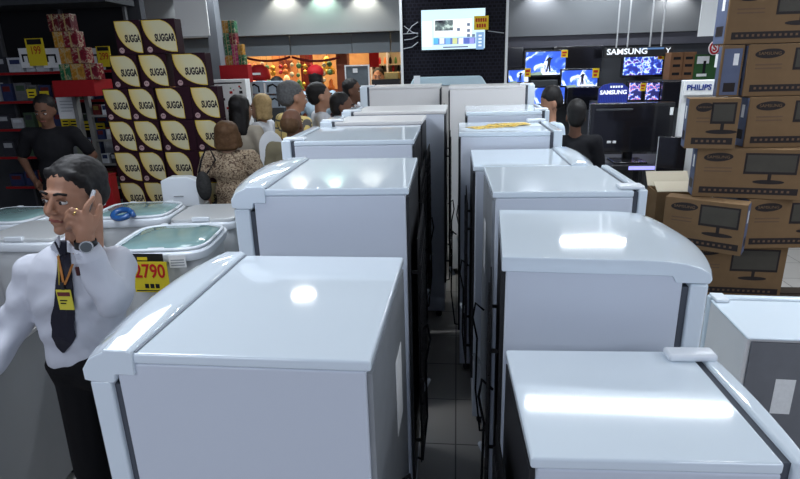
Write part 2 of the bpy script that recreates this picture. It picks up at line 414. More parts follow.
# dark enamel pieces: price leaflets on R4
LEAF = ramp_mat('leaflet_print', [(0.0, (0.7, 0.30, 0.01)), (0.42, (0.75, 0.45, 0.02)), (0.5, (0.8, 0.65, 0.2)), (0.56, (0.12, 0.05, 0.02)), (0.66, (0.8, 0.5, 0.02))], 22, rough=0.5)
for i, (px, py, rz) in enumerate(((485, 127, 0.5), (502, 125.5, -0.3), (513, 124.5, 0.2))):
    P = at(px, py, z=1.572)
    b = MB(); b.prism([(-0.10, -0.07), (0.10, -0.07), (0.10, 0.07), (-0.10, 0.07)], 0, 0.0015)
    o = b.build('leaflet', LEAF, None, loc=(P.x, P.y, 1.571 + 0.002 * i), rotz=rz)
    tag(o, ['leftmost yellow leaflet lying on a refrigerator top', 'middle yellow leaflet lying on a refrigerator top', 'rightmost yellow leaflet lying on a refrigerator top'][i], 'leaflet', 'yellow leaflets on the refrigerator top')

# low refrigerator at lower right seen from its grey back
def low_fridge():
    P = at(748, 338, z=0.81)
    t = thing('compact_refrigerator', 'compact refrigerator with grey back standing by the carton stack', 'refrigerator', (P.x, P.y, 0), -0.04)
    MB().box(0, 0.012, 0.05, 0.52, 0.40, 0.80).build('cabinet', BEIGEW, t, bevel=0.006)
    MB().box(-0.002, 0, 0.8005, 0.522, 0.402, 0.812).build('top_sheet', ENAMEL, t, bevel=0.006)
    MB().box(0.02, 0.0, 0.1, 0.50, 0.011, 0.79).build('back_panel', mat('compact_back_grey', (0.16, 0.165, 0.18), 0.5, noise=0.2, nscale=9), t)
    d = MB().box(0, 0.415, 0.05, 0.52, 0.46, 0.82).build('door', ENAMEL, t, bevel=0.012)
    MB().box(0.01, 0.4005, 0.06, 0.51, 0.4145, 0.79).build('gasket', GASKET, d)
    MB().box(0.008, 0.36, 0.8125, 0.07, 0.45, 0.83).build('hinge_cover', PLASTIC_W, t, bevel=0.005)
    MB().box(0.14, -0.0015, 0.45, 0.22, -0.0003, 0.62).build('rating_label', PAPER, t)
    for fx in (0.05, 0.47):
        for fy in (0.05, 0.36): MB().lathe([(0.018, 0), (0.018, 0.05)], (fx, fy, 0), n=10).build('foot', BLACK, t)
    MB().ell((0.26, 0.07, 0.13), (0.1, 0.06, 0.07)).build('compressor', BLACK, t, smooth=True)
low_fridge()
# pale unit at the far end of the rows
def far_unit():
    Y = 6.35
    a = at(409, 84, Y=Y); c = at(487, 84, Y=Y)
    zt = at(450, 77, Y=Y).z
    t = thing('chest_freezer', 'pale bluish chest unit behind the far end of both rows', 'freezer', (a.x, Y, 0))
    wd = c.x - a.x
    BL = mat('pale_blue_enamel', (0.42, 0.55, 0.62), 0.3)
    MB().box(0, 0.02, 0, wd, 0.5, zt - 0.09).build('body', BEIGEW, t, bevel=0.01)
    MB().loft([[(0, 0.0, zt - 0.089), (wd, 0.0, zt - 0.089), (wd, 0.5, zt - 0.089), (0, 0.5, zt - 0.089)],
               [(0.05, 0.04, zt), (wd - 0.06, 0.04, zt), (wd - 0.06, 0.46, zt), (0.05, 0.46, zt)]]).build('lid', BL, t, bevel=0.012)
    P = at(417, 80, Y=Y - 0.02)
    MB().box(P.x - a.x - 0.035, -0.03, P.z - 0.04, P.x - a.x + 0.035, -0.001, P.z + 0.045).build('hinge', PLASTIC_W, t, bevel=0.004)
far_unit()

# ================================================================== FAR END: black mesh panel with its television
WHITEP = mat('white_post_paint', (0.78, 0.80, 0.80), 0.4)
m = bpy.data.materials.new('black_mesh_panel'); m.use_nodes = True; nt = m.node_tree; b = nt.nodes['Principled BSDF']; b.inputs['Roughness'].default_value = 0.7; b.inputs['Specular IOR Level'].default_value = 0.1
tc = nt.nodes.new('ShaderNodeTexCoord'); mp = nt.nodes.new('ShaderNodeMapping'); mp.inputs['Rotation'].default_value = (PI / 2, 0, 0)
br = nt.nodes.new('ShaderNodeTexBrick'); br.inputs['Scale'].default_value = 1; br.inputs['Brick Width'].default_value = 0.05; br.inputs['Row Height'].default_value = 0.04; br.inputs['Mortar Size'].default_value = 0.006
br.inputs['Color1'].default_value = (0.006, 0.006, 0.009, 1); br.inputs['Color2'].default_value = (0.012, 0.012, 0.016, 1); br.inputs['Mortar'].default_value = (0.018, 0.018, 0.028, 1)
nt.links.new(tc.outputs['Object'], mp.inputs['Vector']); nt.links.new(mp.outputs['Vector'], br.inputs['Vector']); nt.links.new(br.outputs['Color'], b.inputs['Base Color'])
MESHP = m
YP = 7.0
xl = at(403, 50, Y=YP).x; xr = at(505, 50, Y=YP).x
p = thing('mesh_partition', 'tall black mesh partition framed by two white posts', 'display panel', (xl, YP, 0))
MB().box(0.0, 0.0, 0.0, xr - xl, 0.06, CEIL - 0.02).build('mesh_board', MESHP, p)
for x in (-0.03, xr - xl): MB().box(x, -0.02, 0, x + 0.03, 0.07, CEIL - 0.002).build('post', WHITEP, p)
CAB = mat('pale_cable', (0.45, 0.47, 0.5), 0.5)
for pts in (((404, 26), (412, 32), (418, 34)), ((407, 33), (412, 26), (418, 22)), ((403, 34), (418, 33)), ((404, 40), (412, 39), (418, 36)), ((403, 49), (412, 47), (418, 42)), ((488, 31), (504, 33))):
    q = []
    for a in pts:
        v = at(*a, Y=YP - 0.008); q.append((v.x - xl, v.y - YP, v.z))
    MB().tube(q, 0.005, n=6).build('cable', CAB, p)

def glow(name, col, es=1.0):
    return mat('glow_' + name, tuple(c * 0.3 for c in col), 0.3, emit=col, es=es)
BEZEL = mat('television_bezel', (0.012, 0.012, 0.014), 0.15, coat=0.4)
SCREENOFF = mat('television_screen_off', (0.008, 0.008, 0.011), 0.12)
def tvbox(label, x0, y0, x1, y1, Y, screen, bez=0.02, depth=0.06, group='televisions on the dark wall', name='television', wall=True, taggroup=None, stand=False):
    A = at(x0, (y0 + y1) / 2, Y=Y); B = at(x1, (y0 + y1) / 2, Y=Y); xm = (x0 + x1) / 2
    zt = at(xm, y0, Y=Y).z; zb = at(xm, y1, Y=Y).z
    t = thing(name, label, 'television', (A.x, Y, zb), 0, group)
    W_ = B.x - A.x; H_ = zt - zb
    if stand: MB().box(W_ * .42, 0.01, -zb, W_ * .58, 0.05, -0.0005).build('floor_column', BLACK, t); MB().box(W_ * .1, -0.12, -zb, W_ * .9, 0.2, -zb + 0.02).build('floor_plate', BLACK, t)
    if not stand and 6.5 < Y < 7.37 and abs(xm - 453) > 20: MB().box(W_ * .35, depth + 0.0005, H_ * .4, W_ * .65, 7.459 - Y, H_ * .6).build('wall_bracket', BLACKM, t)
    MB().box(0, 0, 0, W_, depth, H_).build('housing', BEZEL, t, bevel=0.006)
    MB().box(bez, -0.003, bez * 1.3, W_ - bez, -0.0005, H_ - bez).build('screen', screen, t)
    return t, W_, H_
def price_tag(label, px0, py0, px1, py1, Y):
    A = at(px0, py1, Y=Y); B = at(px1, py0, Y=Y)
    t = thing('price_tag', label, 'price tag', (A.x, Y, A.z), 0, 'yellow price tags on the televisions')
    w_, h_ = B.x - A.x, B.z - A.z
    MB().box(0, 0, 0, w_, 0.004, h_).build('card', mat('tag_yellow', (0.85, 0.6, 0.03), 0.5), t)
    b = MB(); b.box(w_ * .15, -0.002, h_ * .55, w_ * .85, -0.0003, h_ * .8); b.box(w_ * .2, -0.002, h_ * .2, w_ * .7, -0.0003, h_ * .4)
    b.build('print', mat('tag_red', (0.5, 0.03, 0.02), 0.5), t)
# big television of the panel
t, W_, H_ = tvbox('big lit television hanging on the black mesh panel', 420.5, 8, 486, 50.5, YP - 0.09, glow('ice', (0.62, 0.85, 0.98), 0.95), 0.012, group=None)
def q(b, x0, y0, x1, y1, d=0.005):   # pixels of the photograph on this screen's plane, local coords
    A = at(x0, y1, Y=YP - 0.09); B = at(x1, y0, Y=YP - 0.09); o = t.location
    b.box(A.x - o.x, -d - 0.002, A.z - o.z, B.x - o.x, -d, B.z - o.z)
b = MB(); q(b, 422, 21, 432, 47, 0.0045); b.build('screen_side_strip', glow('strip', (0.8, 0.95, 1.0), 1.0), t)
b = MB(); q(b, 434, 18.5, 472, 37, 0.0045); b.build('screen_window', glow('white', (0.86, 0.9, 0.95), 1.0), t)
b = MB(); q(b, 435, 20, 453, 31, 0.0075); b.build('screen_picture', ramp_mat('screen_photo', [(0.35, (0.01, 0.01, 0.02)), (0.55, (0.15, 0.2, 0.2)), (0.62, (0.5, 0.6, 0.55))], 14, emis=0.8), t)
for i, (x, c) in enumerate(((434, (0.1, 0.45, 0.8)), (440, (0.7, 0.75, 0.85)), (446, (0.2, 0.45, 0.8)), (453, (0.6, 0.65, 0.3)), (459, (0.8, 0.85, 0.95)), (465, (0.1, 0.15, 0.5)), (470, (0.3, 0.3, 0.7)))):
    b = MB(); q(b, x - 0.5, 38, x + 4.3, 44, 0.0075); b.build('screen_icon', glow('icon%d' % i, c, 1.0), t)
b = MB(); q(b, 433.5, 37.2, 475.5, 44.8, 0.0055); b.build('screen_icon_bar', glow('bar', (0.12, 0.2, 0.55), 0.9), t)
for x, y in ((467, 23), (467, 29), (467, 34), (472, 34), (457, 28)):
    b = MB(); q(b, x, y, x + 3, y + 3, 0.0075); b.build('screen_icon', glow('dk', (0.15, 0.2, 0.3), 0.8), t)
b = MB(); q(b, 443, 46, 468, 48, 0.0055); b.build('screen_caption', glow('cap', (0.15, 0.17, 0.3), 0.6), t)
b = MB(); q(b, 476, 32, 484, 49.5, 0.0055); b.build('side_sticker', glow('sticker', (0.25, 0.45, 0.75), 0.7), t)
v = at(480, 41, Y=YP - 0.09) - t.location
for k in range(4): MB().box(v.x - 0.018, -0.0090, v.z + 0.05 - 0.036 * k, v.x + 0.018, -0.0080, v.z + 0.068 - 0.036 * k).build('sticker_stroke', glow('lettering', (0.8, 0.9, 1.0), 0.9), t)
A = at(474, 30, Y=YP - 0.12)
tg = thing('price_tag', 'yellow price tag on the corner of the big lit television', 'price tag', (A.x, YP - 0.12, A.z), 0, 'yellow price tags on the televisions')
MB().box(0, 0, 0, 0.165, 0.004, 0.15).build('card', mat('tag_yellow', (0.85, 0.6, 0.03), 0.5), tg)
for k in range(5): MB().box(0.02 + 0.026 * k, -0.002, 0.085, 0.038 + 0.026 * k, -0.0003, 0.125).build('print', mat('tag_red', (0.5, 0.03, 0.02), 0.5), tg)
for k in range(4): MB().box(0.03 + 0.028 * k, -0.002, 0.025, 0.050 + 0.028 * k, -0.0003, 0.065).build('print', mat('tag_red', (0.5, 0.03, 0.02), 0.5), tg)

# television wall on the right
YT = 7.36
SNOW = [(0.0, (0.02, 0.05, 0.35)), (0.44, (0.03, 0.1, 0.6)), (0.5, (0.10, 0.22, 0.75)), (0.54, (0.7, 0.8, 1.0)), (0.62, (0.85, 0.9, 1.0)), (0.75, (0.1, 0.15, 0.5))]
SNOWM = ramp_mat('screen_snow', SNOW, 6, emis=0.9, dist=1.2)
PARTY = ramp_mat('screen_party', [(0.0, (0.01, 0.01, 0.12)), (0.44, (0.02, 0.03, 0.3)), (0.52, (0.06, 0.15, 0.7)), (0.56, (0.7, 0.95, 1.0)), (0.6, (0.25, 0.1, 0.6)), (0.66, (0.02, 0.02, 0.2))], 15, emis=0.9, dist=0.3)
PARTY2 = ramp_mat('screen_party_pink', [(0.0, (0.01, 0.01, 0.12)), (0.46, (0.02, 0.02, 0.12)), (0.5, (0.03, 0.08, 0.6)), (0.54, (0.7, 0.8, 1.0)), (0.57, (0.6, 0.05, 0.15)), (0.62, (0.08, 0.15, 0.6)), (0.72, (0.02, 0.02, 0.1))], 16, emis=0.9, dist=0.3)
SILH = mat('screen_silhouette', (0.01, 0.012, 0.03), 0.4)
def skier(t, W_, H_):
    b = MB(); cx = W_ * .55; s_ = H_ * .55; z = H_ * .2
    b.prism([(0, 0), (0.12, 0), (0.16, .4), (0.22, 0.0), (.34, 0), (.28, .5), (.32, .8), (.5, .95), (.3, .92), (.24, 1.0), (.14, .95), (-.1, .7), (.1, .75), (.08, .45)], 0, 0.002,
            m=Matrix.Translation((cx - s_ * .1, -0.0035, z)) @ Matrix.Rotation(PI / 2, 4, 'X') @ Matrix.Scale(s_, 4, (1, 0, 0)) @ Matrix.Scale(s_, 4, (0, 1, 0)))
    b.build('screen_skier', SILH, t)
    MB().prism([(0, 0), (W_ * .4, 0), (W_ * .35, H_ * .13), (W_ * .1, H_ * .08)], 0, 0.0018, m=Matrix.Translation((W_ * .05, -0.0035, H_ * .08)) @ Matrix.Rotation(PI / 2, 4, 'X')).build('screen_hill', ramp_mat('screen_hill', [(0.3, (0.03, 0.1, 0.05)), (0.6, (0.3, 0.4, 0.3))], 10, emis=0.6), t)
t, a, c = tvbox('television showing a skier, highest on the dark wall', 524, 50, 567, 77, YT - 0.09, SNOWM); skier(t, a, c)
t, a, c = tvbox('television showing a skier, below the switched-off one', 560, 68.5, 599, 88.5, YT - 0.17, SNOWM); skier(t, a, c)
t, a, c = tvbox('small television on beside the white post of the mesh panel', 507, 68.5, 530, 84, YT - 0.1, SNOWM); skier(t, a, c)
tvbox('wide switched-off television above the lower skier screen', 553, 46, 602, 72, YT + 0.01, SCREENOFF)
tvbox('switched-off television between white post and skier screen', 507, 47, 523.5, 68, YT + 0.01, SCREENOFF)
tvbox('television with pale screen behind the stooping man', 533, 86, 566, 106, YT - 0.3, SNOWM, group=None)
tvbox('switched-off television between stooping man and blue banner', 567, 87, 600, 110, YT - 0.35, SCREENOFF, group=None)
tvbox('television with blue party scene under the dark brand header', 622, 51, 664, 77, YT - 0.1, PARTY)
tvbox('television with pink and blue scene beside the blue banner', 627, 81, 643, 102, YT - 0.6, PARTY2, stand=True)
tvbox('television with blue dancers, right of the pink scene', 644, 81, 661, 102, YT - 0.6, PARTY2, stand=True)
tvbox('tall switched-off television before the brown far boxes', 662, 81, 688, 108, YT - 0.75, SCREENOFF, group=None, stand=True)
price_tag('yellow tag on the highest skier television', 561, 50, 568, 57.5, YT - 0.11)
price_tag('yellow tag on the lower skier television', 592, 68, 599.5, 78, YT - 0.19)
price_tag('yellow tag on the small television beside the white post', 524.5, 68, 531, 77, YT - 0.12)
price_tag('yellow tag on the television with blue party scene', 657.5, 52, 664.5, 59.5, YT - 0.12)
price_tag('yellow tag between the two lower party televisions', 640, 83, 646, 91, YT - 0.63)
# low shelf under the wall televisions
for (x0, x1, py, Yb, lab) in ((507, 562, 77.5, YT - 0.16, 'grey wall shelf under the skier televisions'),):
    A = at(x0 + 24, py + 3, Y=Yb); B = at(x1 - 4, py + 3, Y=Yb)
    tag(MB().box(A.x, Yb, A.z - 0.09, B.x, Yb + 0.2, A.z).build('sound_bar', DARKGREY, bevel=0.01), 'grey sound bar under the highest skier television', 'sound bar')
# brand header with rods
A = at(604, 58, Y=7.1); B = at(674, 47, Y=7.1)
hd = thing('header_sign', 'black hanging header sign with white lettering', 'sign', (A.x, 7.1, A.z))
wd, hh = B.x - A.x, at(639, 47, Y=7.1).z - at(639, 57, Y=7.1).z
MB().box(0, 0, 0, wd, 0.06, hh).build('board', BLACK, hd, bevel=0.004)
WLET = mat('white_lettering', (0.85, 0.87, 0.9), 0.4, emit=(0.9, 0.95, 1), es=0.6)
text('SAMSUNG', 0.088, (wd * 0.33, -0.003, hh * .56), FRONT, WLET, hd, sx=1.15, bold=0.002)
text('Y', 0.10, (wd * 0.92, -0.003, hh * .5), FRONT, WLET, hd)
MB().box(wd * .5, -0.003, hh * .72, wd * .86, -0.0003, hh * .9).build('printed_line', mat('header_blue_print', (0.1, 0.2, 0.4), 0.4, emit=(0.1, 0.2, 0.4), es=0.4), hd)
for px in (617.5, 628.5, 651, 662.5):
    v = at(px, 40, Y=7.1); MB().box(v.x - A.x - 0.007, 0.02, hh, v.x - A.x + 0.007, 0.034, CEIL - A.z - 0.003).build('hanging_rod', mat('rod_grey', (0.5, 0.51, 0.52), 0.4), hd)
# blue banner stand
Yb = 6.3
A = at(598, 103, Y=Yb); B = at(627, 103, Y=Yb); zt = at(612, 83, Y=Yb).z
bn = thing('banner_stand', 'deep blue brand banner stand with white lettering', 'sign', (A.x, Yb, 0))
wd = B.x - A.x; hz = zt - A.z
BLUEB = ramp_mat('banner_blue', [(0.3, (0.01, 0.02, 0.22)), (0.7, (0.03, 0.07, 0.55))], 18, 'wave', 0.4)
MB().prism([(0, 0), (wd, 0), (wd, hz * .75), (wd * .8, hz * .97), (wd * .45, hz), (wd * .15, hz * .9), (0, hz * .7)], 0, 0.03, m=Matrix.Translation((0, 0.03, A.z)) @ Matrix.Rotation(PI / 2, 4, 'X')).build('banner', BLUEB, bn)
MB().box(0.0, 0.04, 0, wd, 0.4, A.z).build('plinth', BLACK, bn)
text('SAMSUNG', 0.058, (wd / 2, -0.002, A.z + hz * .52), FRONT, WLET, bn, sx=1.05, bold=0.002)
for k in range(5): MB().box(wd * (.38 + .09 * k), -0.002, A.z + hz * .76, wd * (.44 + .09 * k), -0.0003, A.z + hz * .86).build('small_print', WLET, bn)

# big near television on stand, and the shelf it stands on
Yn = 4.75
A = at(590, 152, Y=Yn); B = at(673, 152, Y=Yn)
cz = A.z - 0.09
ct = thing('television_counter', 'low black counter carrying the big switched-off televisions', 'counter', (A.x - 0.12, Yn - 0.15, 0))
wd = B.x - A.x + 0.22
MB().box(0, 0, cz - 0.04, wd, 0.6, cz).build('counter_top', BLACK, ct, bevel=0.004)
for x in (0, wd * .5, wd - 0.03): MB().box(x, 0.02, 0, x + 0.03, 0.58, cz - 0.04).build('upright', BLACK, ct)
MB().box(0.031, 0.02, cz - 0.42, wd - 0.031, 0.57, cz - 0.40).build('lower_shelf', DARKGREY, ct)
MB().box(wd * .45, -0.004, cz - 0.035, wd * .95, -0.0005, cz - 0.006).build('light_strip', mat('violet_strip', (0.1, 0.1, 0.3), 0.4, emit=(0.35, 0.35, 0.95), es=1.2), ct)
t, a, c = tvbox('huge switched-off television on the low black counter', 590, 103, 673, 152, Yn, SCREENOFF, 0.03, 0.09, group=None)
MB().box(a * .3, -0.08, -0.0885, a * .7, 0.16, -0.07).build('stand_base', BEZEL, t, bevel=0.005)
MB().box(a * .44, 0.03, -0.07, a * .56, 0.06, 0.001).build('stand_neck', BEZEL, t)
b = MB(); b.box(a * .22, -0.005, 0.075, a * .27, -0.0032, 0.095); b.box(a * .29, -0.005, 0.075, a * .33, -0.0032, 0.095); b.build('sticker', PAPER, t)
b = MB(); b.box(a * .94, -0.005, c - 0.1, a * .98, -0.0032, c - 0.04); b.build('sticker', PAPER, t)
b = MB(); b.box(a * .06, -0.004, c - 0.055, a * .5, -0.0005, c - 0.04); b.build('housing_trim', DARKGREY, t)
# second television leaning beside, behind cartons
A = at(653, 186, Y=4.4)
t = thing('television', 'small switched-off television leaning beside the carton stack', 'television', (A.x, 4.4, A.z), -0.25)
MB().box(0, 0, 0, 0.2, 0.05, 0.38).build('housing', BEZEL, t, bevel=0.006)
MB().box(0.012, -0.003, 0.015, 0.188, -0.0005, 0.368).build('screen', SCREENOFF, t)
MB().box(0.0, -0.004, 0.0, 0.006, -0.0005, 0.38).build('chrome_edge', CAB, t)
cs = thing('side_stand', 'short black stand under the small leaning television', 'stand', (A.x, 4.34, 0))
MB().box(0, 0, A.z - 0.03, 0.15, 0.15, A.z - 0.001).build('top', BLACK, cs); MB().box(0.06, 0.05, 0, 0.12, 0.12, A.z - 0.03).build('column', BLACK, cs)
# things on the lower shelf of the counter
LX = ct.location.x; LY = ct.location.y; LZ = cz - 0.399
tag(MB().box(LX + wd * .70, LY + .05, LZ, LX + wd * .84, LY + .2, LZ + 0.14).build('carton', PAPER), 'small white carton on the counter lower shelf', 'carton')
for i in range(4):
    tag(MB().lathe([(0.02, 0), (0.03, 0.01), (0.03, 0.1), (0.012, 0.13), (0.012, 0.16)], (LX + wd * .20 + 0.065 * i, LY + .1, LZ + 0.001), n=12).build('glass_jar', mat('jar_glass', (0.35, 0.36, 0.36), 0.15, noise=0.5, nscale=30), smooth=True),
        '%s small grey bottle on the counter lower shelf' % ['leftmost', 'second', 'third', 'rightmost'][i], 'bottle', 'bottles under the huge television')
# white board with sign, behind cartons
Yw = 4.45
A = at(684, 90, Y=Yw); B = at(716, 90, Y=Yw); zt = at(700, 80, Y=Yw).z; zm = at(700, 95, Y=Yw).z
wb = thing('display_gondola', 'white display board with blue lettered header behind cartons', 'display stand', (A.x, Yw, 0))
MB().box(0, 0.02, 0, B.x - A.x + 0.1, 0.07, zt).build('board', WHITEP, wb, bevel=0.003)
MB().box(0.01, 0.0, zm, B.x - A.x, 0.019, zt - 0.005).build('header', PAPER, wb)
text('PHILIPS', 0.055, ((B.x - A.x) * .46, -0.002, (zm + zt) / 2), FRONT, mat('sign_navy', (0.02, 0.05, 0.25), 0.5), wb, sx=1.0, bold=0.0015)
# far brown boxes and green sign on a dark unit
Yf = 6.9
A = at(668, 80, Y=Yf); B = at(716, 80, Y=Yf)
un = thing('wall_unit', 'dark wall unit topped with brown boxes', 'cabinet', (A.x - 0.1, Yf - 0.02, 0))
MB().box(0, 0, 0, B.x - A.x + 0.2, 0.4, A.z).build('body', DARKGREY, un); MB().box(0.02, -0.015, 0.05, (B.x - A.x + 0.2) / 2 - 0.005, -0.0005, A.z - 0.02).build('door', DARKGREY, un)
MB().box((B.x - A.x + 0.2) / 2 + 0.005, -0.015, 0.05, (B.x - A.x + 0.18), -0.0005, A.z - 0.02).build('door', DARKGREY, un)
CARD = mat('carton_brown', (0.165, 0.102, 0.052), 0.75, noise=0.12, nscale=14)
CARDD = mat('carton_brown_dark', (0.20, 0.10, 0.05), 0.75, noise=0.2, nscale=14)
for i in range(2):
    xa = at(669 + 12 * i, 80, Y=Yf).x
    c = thing('far_carton', ['brown carton left of its twin on the dark wall unit', 'brown carton next to the green sign'][i], 'carton', (xa, Yf + 0.02, A.z))
    MB().box(0, 0, 0, 0.145, 0.2, 0.30).build('body', CARDD, c, bevel=0.003)
    b = MB()
    for z in (0.05, 0.14, 0.22): b.box(0.03, -0.002, z, 0.11, -0.0003, z + 0.03)
    b.build('print', BLACKM, c)
A2 = at(693, 79, Y=Yf)
gs = thing('green_sign', 'green and white sign on the dark wall unit', 'sign', (A2.x, Yf, A.z))
MB().box(0, 0, 0, 0.26, 0.02, 0.27).build('board', mat('sign_green', (0.03, 0.09, 0.03), 0.5), gs)
MB().box(0.02, -0.002, 0.17, 0.15, -0.0003, 0.25).build('white_print', PAPER, gs); MB().box(0.03, -0.002, 0.03, 0.14, -0.0003, 0.06).build('white_print', PAPER, gs)
b = MB(); b.box(0.09, -0.004, 0.06, 0.12, -0.0025, 0.2); b.build('dark_print', BLACKM, gs)
# round red emblem
v = at(714, 48, Y=6.85)
em = thing('round_sign', 'round red and white emblem sign on the wall', 'sign', (v.x, 6.85, v.z))
M_ = Matrix.Rotation(PI / 2, 4, 'X')
b = MB(); b.lathe([(0.075, 0), (0.075, 0.02)], n=28, sx=0.8); b.bm.transform(M_); b.build('disc', mat('emblem_white', (0.8, 0.8, 0.8), 0.5), em)
b = MB(); b.tube([(0.058 * 0.8 * math.cos(a_), -0.021, 0.058 * math.sin(a_)) for a_ in [2 * PI * k / 28 for k in range(29)]], 0.011, n=6); b.build('ring', mat('emblem_red', (0.45, 0.02, 0.03), 0.5), em)
text('S', 0.1, (0, -0.0215, 0), FRONT, mat('emblem_red', (0.45, 0.02, 0.03), 0.5), em, bold=0.004)
MB().box(-0.01, -0.015, 0.0755, 0.01, -0.005, CEIL - v.z - 0.002).build('hanging_rod', DARKGREY, em)
# two hanging white signs
for (x0, x1, Y, yb, lab) in ((178, 210, 6.2, 37, 'blank white hanging sign left of the grey column'), (698, 722, 6.2, 37, 'blank white hanging sign above the carton stack')):
    A = at(x0, yb - 0.5, Y=Y); B = at(x1, yb + .5, Y=Y)
    s_ = thing('hanging_sign', lab, 'sign', (A.x, Y, A.z))
    MB().box(0, 0, 0, B.x - A.x, 0.02, 0.42).build('board', mat('sign_white', (0.75, 0.77, 0.76), 0.6), s_)
    for x in (0.02, B.x - A.x - 0.03): MB().box(x, 0.005, 0.42, x + 0.008, 0.013, CEIL - A.z - 0.002).build('wire', CAB, s_)

# ================================================================== CARTON STACK (right)
ENDB = mat('carton_end_blue', (0.10, 0.12, 0.19), 0.6, noise=0.15, nscale=10)
INK = mat('carton_ink', (0.025, 0.02, 0.02), 0.55)
INKS = mat('carton_ink_soft', (0.13, 0.08, 0.05), 0.7)
INKSC = mat('carton_print_screen', (0.06, 0.055, 0.045), 0.45, noise=0.2, nscale=9)
def carton(label, px, pz_bottom, Y, w_, h_, d_, yaw, endfront=False, small=False):
    """front left bottom corner stands at pixel column px on plane Y"""
    v = at(px, 240 - (pz_bottom - 0.9) * 0, Y=Y)
    # the column of the photograph at the carton's own height
    lo, hi = -200.0, 700.0
    for _ in range(40):
        mid = (lo + hi) / 2
        if at(px, mid, Y=Y).z > pz_bottom + h_ / 2: lo = mid
        else: hi = mid
    v = at(px, mid, Y=Y)
    t = thing('television_carton', label, 'carton', (v.x, Y, pz_bottom), yaw, 'brown television cartons in the stack')
    MB().box(0, 0, 0, w_, d_, h_).build('body', CARD, t, bevel=0.003)
    for x0, x1 in ((-0.002, -0.0003), (w_ + 0.0003, w_ + 0.002)):
        e = MB().box(x0, 0.012, 0.006, x1, d_ - 0.004, h_ - 0.006).build('end_panel', ENDB, t)
        xe = x0 - 0.0012 if x0 < 0 else x1 + 0.0002
        MB().box(xe, 0.035, 0.05, xe + 0.001, d_ - 0.03, 0.11).build('end_print', INK, e)
        MB().box(xe, 0.05, h_ - 0.13, xe + 0.001, 0.085, h_ - 0.05).build('end_sticker', PAPER, e)
    T = Matrix.Translation((0, -0.0003, 0)) @ Matrix.Rotation(PI / 2, 4, 'X')
    rx = min(0.085, w_ * .17); cx = rx + 0.04; cz_ = h_ - 0.055
    b = MB(); b.prism([(cx + rx * math.cos(a_) , cz_ + 0.028 * math.sin(a_) + 0.004 * math.cos(a_)) for a_ in [2 * PI * k / 28 for k in range(28)]], 0, 0.0012, m=T)
    lg = b.build('logo_oval', INK, t)
    text('SAMSUNG', rx * 0.30, (cx, -0.0022, cz_), (PI / 2, 0.0, 0), CARD, lg, extrude=0.0003, sx=1.15)
    b = MB(); b.box(0.035, -0.0015, 0.028, w_ - 0.02, -0.0003, 0.07); bd = b.build('printed_band', INK, t)
    b = MB(); x = 0.06
    while x < w_ - 0.06:
        b.box(x, -0.0025, 0.042, x + 0.014, -0.0017, 0.056); x += 0.032
    b.build('band_icons', INKS, bd)
    b = MB(); x = 0.05
    for r_ in range(2): b.box(0.05, -0.0012, h_ * .60 - 0.022 * r_, min(0.05 + w_ * .26, w_ - .05), -0.0003, h_ * .60 - 0.022 * r_ + 0.008)
    b.build('small_print', INKS, t)
    if not small:
        x0 = w_ * .45; x1 = w_ * .93; zb_ = h_ * .50; zt_ = h_ * .92
        pc = MB().prism([(x0, zb_), (x1, zb_), (x1, zt_), (x0, zt_)], 0, 0.0012, m=T).build('printed_monitor', INK, t)
        MB().prism([(x0 + .012, zb_ + .016), (x1 - .012, zb_ + .016), (x1 - .012, zt_ - .012), (x0 + .012, zt_ - .012)], 0.0013, 0.002, m=T).build('printed_screen', INKSC, pc)
        xm = (x0 + x1) / 2
        MB().prism([(xm - .008, zb_ - .045), (xm + .012, zb_ - .045), (xm + .012, zb_), (xm - .008, zb_)], 0, 0.0012, m=T).build('printed_stand', INK, pc)
        MB().prism([(xm + 0.09 * math.cos(a_), zb_ - 0.05 + 0.014 * math.sin(a_)) for a_ in [2 * PI * k / 20 for k in range(20)]], 0, 0.0012, m=T).build('printed_foot', INK, pc)
    return t
d2 = math.radians
Yc = 3.8
carton('carton with printed monitor in the lowest row of the stack', 686, 0.34, Yc + .02, 0.62, 0.385, 0.15, d2(-5))
carton('turned carton with printed monitor jutting out towards the aisle', 663, 0.727, Yc - .0, 0.48, 0.335, 0.13, d2(-33))
carton('carton right of the turned one, in the same row', 746, 0.727, Yc - .10, 0.60, 0.335, 0.15, d2(3))
carton('widest carton with large printed monitor, above the turned carton', 695, 1.065, Yc - 0.02, 0.62, 0.32, 0.15, d2(-11))
carton('carton with small printed monitor under the blue lettered header', 687, 1.387, Yc - .03, 0.29, 0.315, 0.13, d2(-12))
carton('carton right of the small monitor carton, same row', 747, 1.387, Yc - 0.03, 0.60, 0.315, 0.16, d2(0))
t = carton('carton standing on end with blue end facing out', 720, 1.705, Yc + 0.02, 0.13, 0.31, 0.06, d2(0), small=True)
carton('carton second from the top, beside the one on end', 746, 1.705, Yc, 0.60, 0.31, 0.16, d2(0))
carton('topmost carton of the brown stack', 728, 2.02, Yc + 0.03, 0.62, 0.33, 0.16, d2(1))
for o in list(t.children):
    if o.name.split('.')[0] in ('logo_oval', 'printed_band', 'small_print'):
        for c in list(o.children): bpy.data.objects.remove(c)
        bpy.data.objects.remove(o)
MB().box(0.012, -0.002, 0.01, 0.118, -0.0003, 0.29).build('end_panel', ENDB, t)
MB().box(0.03, -0.0035, 0.03, 0.10, -0.0021, 0.085).build('end_print', INK, t)
MB().box(0.07, -0.0035, 0.19, 0.10, -0.0021, 0.26).build('end_sticker', PAPER, t)
